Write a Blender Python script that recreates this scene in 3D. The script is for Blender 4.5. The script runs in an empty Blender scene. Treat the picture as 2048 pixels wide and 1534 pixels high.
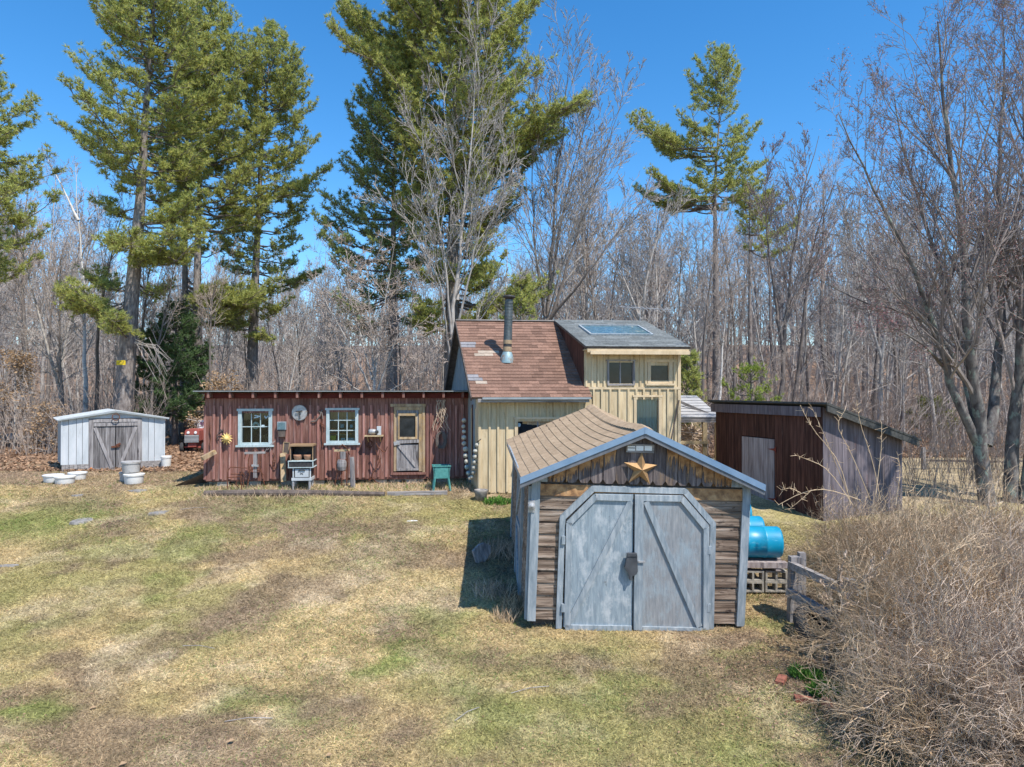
import bpy, math, random
import numpy as np
from math import radians as R, sin, cos, pi
from mathutils import Vector

random.seed(7); rng = np.random.default_rng(11)
SC = bpy.context.scene
# ------------------------------------------------------------------ camera, sky, sun
CAMZ = 3.4; F = 1365.0; HZ = 780.0
cam = bpy.data.cameras.new("camera"); cam_o = bpy.data.objects.new("camera", cam)
SC.collection.objects.link(cam_o); SC.camera = cam_o
cam.sensor_width = 36; cam.lens = F / 2048 * 36; cam.clip_end = 3000; cam.clip_start = .1
cam_o.location = (0, 0, CAMZ); cam_o.rotation_euler = (R(90) + math.atan(13 / F), 0, 0)
w = bpy.data.worlds.new("World"); SC.world = w; w.use_nodes = True
nt = w.node_tree; bg = nt.nodes['Background']
sky = nt.nodes.new('ShaderNodeTexSky'); sky.sky_type = 'NISHITA'; sky.sun_disc = False
SUN = Vector((.93, -1.0, 2.06)).normalized()
sky.sun_elevation = math.asin(SUN.z); sky.sun_rotation = math.atan2(SUN.x, SUN.y)
sky.altitude = 300; sky.air_density = 1.0; sky.dust_density = 0.15; sky.ozone_density = 4.0
hs = nt.nodes.new('ShaderNodeHueSaturation'); hs.inputs['Saturation'].default_value = 1.29; hs.inputs['Hue'].default_value = .498
nt.links.new(sky.outputs[0], hs.inputs['Color']); nt.links.new(hs.outputs[0], bg.inputs['Color'])
bg.inputs['Strength'].default_value = 0.15
sl = bpy.data.lights.new("sun", 'SUN'); sl.energy = 4.2; sl.angle = R(.53); sl.color = (1, .94, .85)
so = bpy.data.objects.new("sun", sl); SC.collection.objects.link(so)
so.rotation_euler = SUN.to_track_quat('Z', 'Y').to_euler(); so.location = (20, -20, 40)
SC.view_settings.view_transform = 'Standard'; SC.view_settings.look = 'None'
SC.view_settings.exposure = 0.62; SC.view_settings.gamma = 1
SC.render.engine = 'CYCLES'
SC.cycles.max_bounces = 6; SC.cycles.diffuse_bounces = 3; SC.cycles.transparent_max_bounces = 8

# ------------------------------------------------------------------ maths helpers
def P(px, py, Y):
    return np.array([(px - 1024) * Y / F, Y, CAMZ - (py - HZ) * Y / F])

_perm = rng.random((256, 256))
def vn(x, y, s, seed=0):
    x = np.asarray(x, float) / s + 1000 + seed * 17.3; y = np.asarray(y, float) / s + 1000 + seed * 7.7
    xi = np.floor(x).astype(int); yi = np.floor(y).astype(int); fx = x - xi; fy = y - yi
    fx = fx * fx * (3 - 2 * fx); fy = fy * fy * (3 - 2 * fy)
    g = lambda a, b: _perm[a % 256, b % 256]
    return (g(xi, yi) * (1 - fx) + g(xi + 1, yi) * fx) * (1 - fy) + (g(xi, yi + 1) * (1 - fx) + g(xi + 1, yi + 1) * fx) * fy
def fbm(x, y, s, seed=0, o=4):
    t = 0; a = .5; n = 0
    for i in range(o):
        t = t + a * vn(x, y, s / 2 ** i, seed + i * 3); n += a; a *= .6
    return t / n
def sst(a, b, x):
    t = np.clip((x - a) / (b - a), 0, 1); return t * t * (3 - 2 * t)
def zg(x, y):
    x = np.asarray(x, float); y = np.asarray(y, float)
    z = np.interp(y, [-50, 2, 10.2, 14, 17.9, 19.5, 26, 60, 85, 110, 160, 400], [-.6, -.36, -.15, .36, .86, .93, 1.03, 1.5, 3.2, 6.5, 14, 26])
    z = z + .05 * (fbm(x, y, 2.2, 1, 2) - .5) + .6 * (fbm(x, y, 30, 5, 2) - .5) * sst(24, 60, y)
    return z
def zgf(x, y): return float(zg(x, y))
def G(px, py):
    lo, hi = 3., 300.
    for _ in range(50):
        m = (lo + hi) / 2; p = P(px, py, m)
        if p[2] > zgf(p[0], p[1]): lo = m
        else: hi = m
    p = P(px, py, lo); return np.array([p[0], p[1], zgf(p[0], p[1])])

# ------------------------------------------------------------------ materials
def mat(name, cols, scale=(4, 4, 4), detail=5, rough=.85, metal=0, island=0, bump=0, wear=None, wear2=None,
        spec=.25, lo=.3, hi=.7, attr=False, bumpd=.02, trans=0, coat=0):
    m = bpy.data.materials.new(name); m.use_nodes = True; t = m.node_tree; N = t.nodes; L = t.links
    b = N['Principled BSDF']; b.inputs['Roughness'].default_value = rough; b.inputs['Metallic'].default_value = metal
    b.inputs['Specular IOR Level'].default_value = spec
    if coat: b.inputs['Coat Weight'].default_value = coat
    tc = N.new('ShaderNodeTexCoord'); geo = N.new('ShaderNodeNewGeometry'); vec = tc.outputs['Object']
    if island:
        ad = N.new('ShaderNodeVectorMath'); ad.operation = 'MULTIPLY_ADD'
        cb = N.new('ShaderNodeCombineXYZ')
        for i in range(3): L.new(geo.outputs['Random Per Island'], cb.inputs[i])
        L.new(cb.outputs[0], ad.inputs[0]); ad.inputs[1].default_value = (31, 17, 43); L.new(vec, ad.inputs[2]); vec = ad.outputs[0]
    def noise(sc, det, ro=.6):
        mp = N.new('ShaderNodeMapping'); mp.inputs['Scale'].default_value = sc; L.new(vec, mp.inputs['Vector'])
        n = N.new('ShaderNodeTexNoise'); n.inputs['Scale'].default_value = 1; n.inputs['Detail'].default_value = det
        n.inputs['Roughness'].default_value = ro; L.new(mp.outputs[0], n.inputs['Vector']); return n.outputs['Fac']
    nz = noise(scale, detail)
    cr = N.new('ShaderNodeValToRGB'); e = cr.color_ramp.elements
    for i, c in enumerate(cols):
        pos = lo + (hi - lo) * i / max(1, len(cols) - 1)
        el = e[i] if i < 2 else e.new(pos)
        el.position = pos; el.color = (*c, 1)
    if len(cols) == 1: e[1].color = (*cols[0], 1)
    L.new(nz, cr.inputs[0]); col = cr.outputs[0]
    for wr in (wear, wear2):
        if not wr: continue
        c, sc, a, bb = wr
        n2 = noise(sc, 6, .7); mr = N.new('ShaderNodeMapRange'); mr.inputs[1].default_value = a; mr.inputs[2].default_value = bb
        L.new(n2, mr.inputs[0]); mx = N.new('ShaderNodeMix'); mx.data_type = 'RGBA'
        L.new(mr.outputs[0], mx.inputs[0]); L.new(col, mx.inputs[6]); mx.inputs[7].default_value = (*c, 1); col = mx.outputs[2]
    if island:
        mr = N.new('ShaderNodeMapRange'); mr.inputs[3].default_value = 1 - island; mr.inputs[4].default_value = 1 + island
        L.new(geo.outputs['Random Per Island'], mr.inputs[0])
        h = N.new('ShaderNodeHueSaturation'); L.new(mr.outputs[0], h.inputs['Value']); L.new(col, h.inputs['Color']); col = h.outputs[0]
    if attr:
        at = N.new('ShaderNodeAttribute'); at.attribute_name = 'Col'
        mx = N.new('ShaderNodeMix'); mx.data_type = 'RGBA'; mx.blend_type = 'MULTIPLY'; mx.inputs[0].default_value = 1
        L.new(at.outputs['Color'], mx.inputs[6]); L.new(col, mx.inputs[7]); col = mx.outputs[2]
    L.new(col, b.inputs['Base Color'])
    if bump:
        bp = N.new('ShaderNodeBump'); bp.inputs['Strength'].default_value = bump; bp.inputs['Distance'].default_value = bumpd
        L.new(nz, bp.inputs['Height']); L.new(bp.outputs[0], b.inputs['Normal'])
    if trans:
        tr = N.new('ShaderNodeBsdfTranslucent'); L.new(col, tr.inputs[0]); ms = N.new('ShaderNodeMixShader')
        ms.inputs[0].default_value = trans; L.new(b.outputs[0], ms.inputs[1]); L.new(tr.outputs[0], ms.inputs[2])
        L.new(ms.outputs[0], N['Material Output'].inputs[0])
    return m
def glass(name, tint=(.75, .85, .85), fres=1.5):
    m = bpy.data.materials.new(name); m.use_nodes = True; t = m.node_tree; N = t.nodes; L = t.links
    N.remove(N['Principled BSDF']); g = N.new('ShaderNodeBsdfGlossy'); g.inputs['Roughness'].default_value = .03
    tr = N.new('ShaderNodeBsdfTransparent'); tr.inputs[0].default_value = (*tint, 1)
    f = N.new('ShaderNodeFresnel'); f.inputs[0].default_value = fres; s = N.new('ShaderNodeMixShader')
    L.new(f.outputs[0], s.inputs[0]); L.new(tr.outputs[0], s.inputs[1]); L.new(g.outputs[0], s.inputs[2])
    L.new(s.outputs[0], N['Material Output'].inputs[0]); return m

ZG = (22, 22, 1.6)      # vertical grain
XG = (1.6, 22, 22)      # grain along x
M = {}
M['red_wood'] = mat('red_wood', [(.10, .042, .033), (.205, .097, .076), (.31, .175, .145)], ZG, 7, .9, island=.22, bump=.5,
                    wear=((.42, .32, .29), (9, 9, 1.2), .57, .78), wear2=((.10, .05, .05), (3, 3, .7), .64, .8))
M['red_batten'] = mat('red_batten', [(.16, .065, .052), (.29, .14, .115), (.38, .215, .185)], ZG, 7, .9, island=.25, bump=.4, wear=((.45, .36, .32), (9, 9, 1.2), .56, .76))
M['red_trim'] = mat('red_trim', [(.07, .018, .018), (.17, .04, .035)], XG, 6, .9, bump=.3)
M['raw_wood'] = mat('raw_wood', [(.14, .1, .065), (.36, .26, .16), (.46, .37, .25)], (9, 9, 2), 8, .9, island=.15, bump=.5,
                    wear=((.42, .27, .12), (3, 3, 3), .5, .65))
M['pale_wood'] = mat('pale_wood', [(.32, .24, .14), (.55, .43, .26)], (6, 6, 3), 7, .85, island=.1, bump=.2)
M['grey_wood'] = mat('grey_wood', [(.11, .10, .10), (.25, .235, .235), (.38, .36, .35)], ZG, 8, .9, island=.22, bump=.6,
                     wear=((.07, .06, .06), (5, 5, 1), .6, .7))
M['grey_wood_dark'] = mat('grey_wood_dark', [(.06, .055, .055), (.15, .14, .14), (.26, .25, .25)], ZG, 8, .9, island=.3, bump=.6)
M['grey_wood_h'] = mat('grey_wood_h', [(.12, .11, .105), (.27, .25, .24), (.40, .37, .35)], XG, 8, .9, island=.2, bump=.6)
M['lap_wood'] = mat('lap_wood', [(.04, .026, .02), (.13, .09, .065), (.28, .21, .16), (.42, .345, .285)], (1.1, 14, 17), 9, .85, island=.2, bump=1,
                    wear=((.045, .03, .025), (5, 7, 13), .56, .66), lo=.3, hi=.68, bumpd=.03)
M['lap_orange'] = mat('lap_orange', [(.14, .075, .04), (.36, .20, .095), (.52, .32, .16)], (9, 20, 9), 8, .85, island=.1, bump=.6, wear=((.15, .11, .09), (9, 9, 5), .56, .68))
M['gable_wood'] = mat('gable_wood', [(.05, .04, .042), (.12, .10, .10), (.24, .20, .185)], (26, 26, 1.6), 9, .85, island=.25, bump=.8, wear=((.26, .17, .09), (6, 6, 1.5), .56, .72))
M['blue_trim'] = mat('blue_trim', [(.17, .21, .24), (.27, .31, .34), (.40, .43, .45)], (18, 18, 3), 7, .7, island=.1, bump=.3,
                     wear=((.42, .42, .42), (9, 9, 3), .6, .75))
M['door_blue'] = mat('door_blue', [(.20, .245, .28), (.26, .315, .355), (.33, .385, .42)], (26, 26, 3.5), 8, .65, bump=.4,
                     wear=((.46, .49, .51), (7, 7, 4), .50, .66), wear2=((.13, .14, .14), (5, 5, 5), .64, .76))
M['door_grey'] = mat('door_grey', [(.205, .22, .235), (.265, .275, .285), (.33, .335, .34)], (26, 26, 3.5), 8, .65, bump=.4,
                     wear=((.30, .355, .39), (5, 5, 3), .48, .66), wear2=((.12, .10, .09), (7, 7, 7), .67, .73))
M['flashing'] = mat('flashing', [(.16, .28, .45), (.26, .38, .55)], (3, 3, 3), 4, .3, metal=.3, spec=.6, bump=.1)
M['rake_grey'] = mat('rake_grey', [(.10, .11, .125), (.17, .18, .20)], (9, 9, 3), 6, .7)
M['yellow_wood'] = mat('yellow_wood', [(.42, .325, .195), (.57, .455, .285), (.65, .54, .36)], (10, 10, 1.5), 7, .85, island=.10, bump=.3,
                       wear=((.33, .25, .15), (4, 4, 2), .6, .74))
M['yellow_trim'] = mat('yellow_trim', [(.48, .37, .23), (.66, .53, .36)], (6, 6, 2), 6, .85, island=.08, bump=.2)
M['blue_metal'] = mat('blue_metal', [(.22, .25, .26), (.34, .37, .38)], (3, 3, 2), 5, .6, island=.1)
M['dark_trim'] = mat('dark_trim', [(.07, .055, .048), (.17, .135, .115)], (9, 9, 3), 6, .9, bump=.3)
M['shingle_red'] = mat('shingle_red', [(.12, .073, .055), (.205, .12, .088), (.28, .175, .13)], (25, 25, 25), 5, .95, island=.28, bump=.4, lo=.2, hi=.8)
M['shingle_slate'] = mat('shingle_slate', [(.17, .17, .18), (.28, .27, .28)], (25, 25, 25), 5, .95, island=.15)
M['shingle_light'] = mat('shingle_light', [(.30, .24, .19), (.42, .35, .28)], (12, 12, 12), 5, .95, island=.15)
M['shingle_grey'] = mat('shingle_grey', [(.10, .115, .115), (.19, .205, .205), (.28, .29, .28)], (20, 20, 20), 6, .95, island=.2, bump=.4)
M['shingle_tan'] = mat('shingle_tan', [(.25, .172, .108), (.37, .27, .175), (.45, .345, .24)], (14, 14, 14), 7, .95, island=.1, bump=.4, lo=.25, hi=.75)
M['shingle_edge'] = mat('shingle_edge', [(.05, .04, .035)], rough=.95)
M['white_metal'] = mat('white_metal', [(.38, .41, .43), (.48, .51, .53), (.56, .58, .60)], (3, 3, 1), 5, .5, island=.04,
                       wear=((.38, .36, .35), (9, 9, 2), .62, .72))
M['roof_metal'] = mat('roof_metal', [(.42, .44, .45), (.56, .58, .58)], (4, 4, 4), 5, .5, wear=((.4, .37, .33), (6, 6, 6), .58, .7))
M['tar'] = mat('tar', [(.035, .037, .035), (.09, .09, .085)], (12, 12, 12), 6, .85)
M['brown_wood'] = mat('brown_wood', [(.03, .014, .011), (.085, .036, .026), (.15, .07, .05)], (20, 20, 1.3), 8, .88, island=.25, bump=.5,
                      wear=((.20, .12, .09), (9, 9, 1), .62, .78))
M['violet_wood'] = mat('violet_wood', [(.065, .055, .062), (.135, .115, .128), (.215, .185, .20)], (20, 20, 1.3), 8, .88, island=.18, bump=.5,
                       wear=((.12, .06, .055), (3, 3, 1), .6, .75))  # tone darkened to stand in for branch shadows missing on the side wall
M['door_plank'] = mat('door_plank', [(.18, .14, .13), (.33, .28, .27), (.44, .39, .38)], (18, 18, 1.5), 8, .88, island=.08, bump=.5,
                      wear=((.12, .09, .08), (14, 14, 5), .66, .72))
M['rust'] = mat('rust', [(.05, .025, .02), (.13, .05, .03), (.22, .09, .05)], (20, 20, 20), 6, .85)
M['red_iron'] = mat('red_iron', [(.16, .03, .02), (.26, .06, .04)], (20, 20, 20), 5, .7)
M['iron'] = mat('iron', [(.03, .03, .033), (.08, .075, .075)], (20, 20, 20), 6, .6, metal=.3)
M['steel'] = mat('steel', [(.3, .3, .31), (.5, .5, .5)], (15, 15, 15), 6, .5, metal=.4, wear=((.25, .17, .13), (9, 9, 9), .55, .7))
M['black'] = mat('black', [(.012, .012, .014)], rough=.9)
M['black_rubber'] = mat('black_rubber', [(.045, .048, .055), (.085, .09, .1)], (9, 9, 9), 4, .55, spec=.4)
M['concrete'] = mat('concrete', [(.27, .25, .215), (.38, .355, .31)], (30, 30, 30), 6, .95, bump=.4)
M['stone'] = mat('stone', [(.14, .13, .125), (.25, .235, .22), (.36, .34, .315)], (9, 9, 9), 7, .9, bump=.5)
M['brick'] = mat('brick', [(.20, .075, .05), (.33, .13, .09)], (20, 20, 20), 5, .95, island=.2)
M['blue_plastic'] = mat('blue_plastic', [(.0, .22, .38), (.01, .29, .46)], (3, 3, 3), 4, .4, spec=.5, wear=((.10, .36, .50), (4, 14, 14), .56, .66), wear2=((.12, .14, .13), (9, 9, 9), .66, .72))
M['green_paint'] = mat('green_paint', [(.05, .20, .19), (.10, .31, .29)], (12, 12, 12), 6, .6, wear=((.16, .22, .18), (14, 14, 14), .6, .7))
M['win_white'] = mat('win_white', [(.32, .42, .43), (.50, .56, .57)], (12, 12, 6), 6, .75, wear=((.28, .30, .29), (16, 16, 8), .6, .7))
M['white_paint'] = mat('white_paint', [(.72, .72, .7), (.85, .85, .83)], (9, 9, 9), 5, .6, wear=((.4, .38, .33), (9, 9, 9), .6, .7))
M['plastic_white'] = mat('plastic_white', [(.6, .6, .58), (.75, .75, .73)], (5, 5, 5), 5, .5, wear=((.25, .23, .2), (14, 14, 14), .62, .67))
M['plastic_grey'] = mat('plastic_grey', [(.34, .33, .32), (.45, .44, .43)], (5, 5, 5), 5, .55, wear=((.25, .23, .2), (14, 14, 14), .6, .67))
M['gold'] = mat('gold', [(.62, .42, .12), (.75, .56, .22)], (9, 9, 9), 4, .5)
M['star_gold'] = mat('star_gold', [(.34, .205, .10), (.44, .28, .14)], (12, 12, 12), 5, .45, metal=.35, wear=((.3, .16, .07), (20, 20, 20), .6, .7))
M['dark_pane'] = mat('dark_pane', [(.01, .014, .018), (.03, .036, .042)], (5, 5, 5), 5, .05, spec=.3)
M['pane'] = glass('pane')
M['curtain'] = mat('curtain', [(.42, .52, .53), (.60, .68, .68)], (14, 14, .7), 4, .9)
M['bark_pine'] = mat('bark_pine', [(.10, .085, .08), (.22, .19, .175), (.34, .31, .29)], (14, 14, 4), 7, .95, bump=1, bumpd=.04)
M['bark_grey'] = mat('bark_grey', [(.22, .195, .18), (.37, .34, .31), (.5, .47, .44)], (9, 9, 3), 6, .95)
M['bark_maple'] = mat('bark_maple', [(.06, .05, .05), (.15, .135, .13), (.24, .23, .215)], (9, 9, 4), 7, .95, bump=.8,
                      wear=((.24, .29, .25), (4, 4, 2.5), .54, .62))
M['bark_dark'] = mat('bark_dark', [(.10, .085, .078), (.22, .19, .17)], (9, 9, 3), 6, .95)
M['bark_birch'] = mat('bark_birch', [(.45, .43, .40), (.68, .66, .63)], (5, 5, 12), 5, .8, wear=((.06, .05, .05), (6, 6, 20), .62, .68))
M['twig'] = mat('twig', [(.25, .225, .205), (.42, .385, .355)], (2, 2, 2), 3, .95, island=.25)
M['twig_warm'] = mat('twig_warm', [(.28, .225, .19), (.42, .35, .30)], (2, 2, 2), 3, .95, island=.25)
M['twig_red'] = mat('twig_red', [(.20, .17, .16), (.33, .285, .265)], (2, 2, 2), 3, .95, island=.25)
M['bud_red'] = mat('bud_red', [(.30, .12, .12), (.42, .20, .19)], (2, 2, 2), 3, .9, island=.2)
M['bush'] = mat('bush', [(.40, .285, .18), (.66, .50, .33)], (3, 3, 3), 3, .9, island=.35)
M['bush_grey'] = mat('bush_grey', [(.38, .28, .205), (.60, .48, .375)], (3, 3, 3), 3, .9, island=.35)
M['needle'] = mat('needle', [(.20, .28, .10), (.45, .48, .15), (.66, .60, .20)], (.55, .55, .9), 4, .75, island=.35, trans=.5)
M['needle_blue'] = mat('needle_blue', [(.18, .27, .12), (.36, .42, .16), (.58, .58, .23)], (.55, .55, .9), 4, .75, island=.35, trans=.48)
M['needle_gold'] = mat('needle_gold', [(.15, .18, .03), (.23, .24, .05), (.30, .29, .08)], (.8, .8, .8), 4, .75, island=.3, trans=.3)
M['hemlock'] = mat('hemlock', [(.045, .085, .035), (.09, .15, .055), (.15, .21, .08)], (1.5, 1.5, 1.5), 4, .7, island=.35, trans=.15)
M['young_pine'] = mat('young_pine', [(.24, .33, .06), (.42, .48, .10)], (1.5, 1.5, 1.5), 4, .7, island=.3, trans=.3)
M['beech_leaf'] = mat('beech_leaf', [(.30, .19, .10), (.46, .32, .20)], (2, 2, 2), 3, .85, island=.3, trans=.25)
M['litter'] = mat('litter', [(.22, .13, .08), (.34, .22, .14)], (2, 2, 2), 3, .9, island=.45)
M['blade'] = mat('blade', [(.75, .75, .75), (1.25, 1.25, 1.25)], (6, 6, 6), 3, .9, island=.5, attr=True, trans=.2)
M['ground'] = mat('ground', [(.38, .36, .33), (.85, .85, .85), (1.45, 1.45, 1.45)], (24, 24, 24), 10, .95, attr=True, bump=.7, bumpd=.05, lo=.3, hi=.72)
M['green_leaf'] = mat('green_leaf', [(.07, .17, .03), (.14, .28, .05)], (5, 5, 5), 3, .7, island=.3, trans=.3)
M['tractor_red'] = mat('tractor_red', [(.30, .07, .055), (.38, .12, .10)], (6, 6, 6), 5, .5, wear=((.3, .14, .12), (9, 9, 9), .6, .72))
M['seat_white'] = mat('seat_white', [(.55, .52, .55), (.7, .68, .7)], rough=.6)
M['purple'] = mat('purple', [(.14, .04, .12), (.22, .08, .18)], rough=.7)
M['tyre'] = mat('tyre', [(.03, .03, .032), (.07, .07, .07)], (20, 20, 20), 5, .9)
M['shade_red'] = mat('shade_red', [(.55, .12, .06), (.6, .18, .08)], rough=.7)
M['item_yellow'] = mat('item_yellow', [(.6, .46, .03), (.75, .6, .05)], (20, 20, 20), rough=.6)
M['item_blue'] = mat('item_blue', [(.35, .5, .6), (.55, .65, .7)], (20, 20, 20), rough=.6)
M['item_orange'] = mat('item_orange', [(.6, .2, .05)], rough=.6)
M['buoy'] = mat('buoy', [(.36, .34, .29), (.52, .50, .43)], (12, 12, 12), 6, .85, island=.22, wear=((.20, .19, .15), (9, 9, 9), .55, .7), bump=.3)
M['buoy_blue'] = mat('buoy_blue', [(.20, .28, .30), (.30, .38, .39)], (12, 12, 12), 6, .85)
M['clay'] = mat('clay', [(.30, .15, .09), (.42, .24, .15)], (12, 12, 12), 5, .9)
M['sign_yellow'] = mat('sign_yellow', [(.72, .50, .02), (.8, .58, .04)], rough=.6)
M['skylight'] = mat('skylight', [(.05, .11, .14), (.12, .21, .25)], (9, 9, 9), 5, .12, spec=.6, wear=((.35, .37, .33), (6, 6, 6), .6, .66))
M['duct'] = mat('duct', [(.06, .075, .08), (.14, .16, .165)], (14, 14, 6), 6, .5, metal=.4, wear=((.2, .12, .08), (7, 7, 7), .6, .7))
M['duct_rust'] = mat('duct_rust', [(.28, .2, .13), (.36, .27, .17)], (14, 14, 6), 6, .7)
M['flash_cone'] = mat('flash_cone', [(.22, .33, .36), (.34, .45, .47)], (9, 9, 9), 6, .5, metal=.3, wear=((.3, .2, .14), (12, 12, 6), .5, .6))

# ------------------------------------------------------------------ mesh builder
COL = SC.collection
ORG = {}
def nz(v):
    v = np.asarray(v, float); return v / (np.linalg.norm(v, axis=-1, keepdims=True) + 1e-12)
class Frame:
    def __init__(s, o, U=(1, 0, 0), V=(0, 1, 0), W=(0, 0, 1)):
        s.o = np.array(o, float); s.U = np.array(U, float); s.V = np.array(V, float); s.W = np.array(W, float)
    def pt(s, u, v, w): return s.o + u * s.U + v * s.V + w * s.W
    def px(s, px, py, v=0):
        ray = np.array([(px - 1024) / F, 1, -(py - HZ) / F]); c = np.array([0, 0, CAMZ])
        A = np.column_stack([s.U, s.W, -ray]); r = np.linalg.solve(A, c - s.o - v * s.V); return r[0], r[1]
    def left(s): return Frame(s.o, s.V, s.U, s.W)
    def right(s, u): return Frame(s.o + u * s.U, s.V, -s.U, s.W)
class MB:
    def __init__(s): s.V = []; s.F = {}; s.n = 0; s.C = []
    def add(s, V, *Fs, C=None):
        V = np.asarray(V, float).reshape(-1, 3)
        for f in Fs:
            f = np.asarray(f, int); s.F.setdefault(f.shape[1], []).append(f + s.n)
        s.V.append(V); s.n += len(V)
        if C is not None: s.C.append(C)
        return s
    def box(s, fr, u0, u1, v0, v1, w0, w1, tp=0):
        c = [(u0, v0, w0), (u1, v0, w0), (u1, v1, w0), (u0, v1, w0), (u0 + tp, v0, w1), (u1 - tp, v0, w1), (u1 - tp, v1, w1), (u0 + tp, v1, w1)]
        s.add([fr.pt(*q) for q in c], [[0, 3, 2, 1], [4, 5, 6, 7], [0, 1, 5, 4], [1, 2, 6, 5], [2, 3, 7, 6], [3, 0, 4, 7]]); return s
    def prism(s, fr, pts, v0, v1):
        n = len(pts); V = [fr.pt(u, v0, w) for u, w in pts] + [fr.pt(u, v1, w) for u, w in pts]
        s.add(V, [list(range(n)), list(range(2 * n - 1, n - 1, -1))], [[i, i + n, (i + 1) % n + n, (i + 1) % n] for i in range(n)]); return s
    def bar(s, fr, a, b, wd, v0, v1):
        a = np.array(a); b = np.array(b); d = b - a; d = d / np.linalg.norm(d); n = np.array([-d[1], d[0]]) * wd / 2
        return s.prism(fr, [a - n, b - n, b + n, a + n], v0, v1)
    def beam(s, p, q, a, b, up=(0, 0, 1)):
        p = np.array(p, float); q = np.array(q, float); d = nz(q - p); x = nz(np.cross(d, up)); y = nz(np.cross(x, d))
        V = [e + sx * x * a / 2 + sy * y * b / 2 for e in (p, q) for sx, sy in ((-1, -1), (1, -1), (1, 1), (-1, 1))]
        s.add(V, [[0, 1, 2, 3], [7, 6, 5, 4], [0, 4, 5, 1], [1, 5, 6, 2], [2, 6, 7, 3], [3, 7, 4, 0]]); return s
    def tube(s, pts, r, k=8, cap=True):
        pts = np.array(pts, float); n = len(pts); r = np.full(n, r) if np.isscalar(r) else np.array(r)
        V, Fq = tubes(pts[None], r[None], k); s.add(V, Fq)
        if cap: s.F.setdefault(k, []).append(np.array([list(range(k))[::-1], list(range((n - 1) * k, n * k))]) + s.n - n * k)
        return s
    def lathe(s, c, prof, n=20, ax=(0, 0, 1)):
        c = np.array(c, float); ax = nz(ax); x = nz(np.cross(ax, (0.3, .9, .1) if abs(ax[1]) < .8 else (1, 0, 0))); y = np.cross(ax, x)
        a = np.arange(n) * 2 * pi / n; ring = np.cos(a)[:, None] * x + np.sin(a)[:, None] * y
        V = np.concatenate([c + r * ring + h * ax for r, h in prof]); q = []
        for i in range(len(prof) - 1):
            for j in range(n): q.append([i * n + j, i * n + (j + 1) % n, (i + 1) * n + (j + 1) % n, (i + 1) * n + j])
        s.add(V, q); return s
    def blob(s, c, r, seed=0, n=12, m=8, jit=.12, sq=(1, 1, 1)):
        rs = np.random.default_rng(seed); V = []; c = np.array(c)
        for i in range(m + 1):
            th = pi * i / m
            for j in range(n):
                ph = 2 * pi * j / n; q = r * (1 + jit * (rs.random() - .5) * 2) if 0 < i < m else r
                V.append(c + q * np.array([sin(th) * cos(ph) * sq[0], sin(th) * sin(ph) * sq[1], cos(th) * sq[2]]))
        q = [[i * n + j, (i + 1) * n + j, (i + 1) * n + (j + 1) % n, i * n + (j + 1) % n] for i in range(m) for j in range(n)]
        s.add(V, q); return s
    def build(s, name, m, parent=None, smooth=False, origin=None):
        V = np.concatenate(s.V); o = ORG[parent.name] if parent else (np.array(origin, float) if origin is not None else V.mean(0) * [1, 1, 0] + [0, 0, V[:, 2].min()])
        me = bpy.data.meshes.new(name); me.vertices.add(len(V)); me.vertices.foreach_set('co', (V - o).astype(np.float32).ravel())
        idx = []; tot = []
        for k, fs in s.F.items():
            f = np.concatenate(fs); idx.append(f.ravel()); tot.append(np.full(len(f), k))
        idx = np.concatenate(idx); tot = np.concatenate(tot); st = np.concatenate([[0], np.cumsum(tot)[:-1]])
        me.loops.add(len(idx)); me.loops.foreach_set('vertex_index', idx.astype(np.int32))
        me.polygons.add(len(tot)); me.polygons.foreach_set('loop_start', st.astype(np.int32)); me.polygons.foreach_set('loop_total', tot.astype(np.int32))
        me.polygons.foreach_set('use_smooth', np.full(len(tot), bool(smooth)))
        if s.C:
            ca = me.color_attributes.new('Col', 'FLOAT_COLOR', 'POINT'); c = np.concatenate(s.C); c = np.concatenate([c, np.ones((len(c), 1))], 1)
            ca.data.foreach_set('color', c.astype(np.float32).ravel())
        me.update(); me.validate(); me.materials.append(M[m] if isinstance(m, str) else m)
        ob = bpy.data.objects.new(name, me); COL.objects.link(ob)
        if parent: ob.parent = parent
        else: ob.location = o
        ORG[ob.name] = o
        return ob
def tubes(Pn, Rn, k):
    m, n, _ = Pn.shape; t = nz(np.gradient(Pn, axis=1)); ref = np.zeros_like(t); ref[..., 0] = .31; ref[..., 1] = .95
    ver = np.abs((t * nz(ref)).sum(-1)) > .93; ref[ver] = (0, 0, 1)
    a = nz(np.cross(t, ref)); b = np.cross(t, a); an = np.arange(k) * 2 * pi / k
    V = Pn[:, :, None, :] + Rn[:, :, None, None] * (np.cos(an)[None, None, :, None] * a[:, :, None, :] + np.sin(an)[None, None, :, None] * b[:, :, None, :])
    i = np.arange(n - 1)[:, None]; j = np.arange(k)[None]; q = np.stack([i * k + j, i * k + (j + 1) % k, (i + 1) * k + (j + 1) % k, (i + 1) * k + j], -1).reshape(-1, 4)
    Fq = (np.arange(m) * n * k)[:, None, None] + q[None]
    return V.reshape(-1, 3), Fq.reshape(-1, 4)
def tag(o, label=None, cat=None, group=None, kind=None):
    if label: o['label'] = label
    if cat: o['category'] = cat
    if group: o['group'] = group
    if kind: o['kind'] = kind
    return o
def thing(name, label, cat, loc, group=None):
    o = bpy.data.objects.new(name, None); COL.objects.link(o); o.location = tuple(map(float, loc)); o.empty_display_size = .2
    ORG[o.name] = np.array(loc, float); return tag(o, label, cat, group)
def part(mb, name, m, parent, smooth=False): return mb.build(name, m, parent, smooth)
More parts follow.
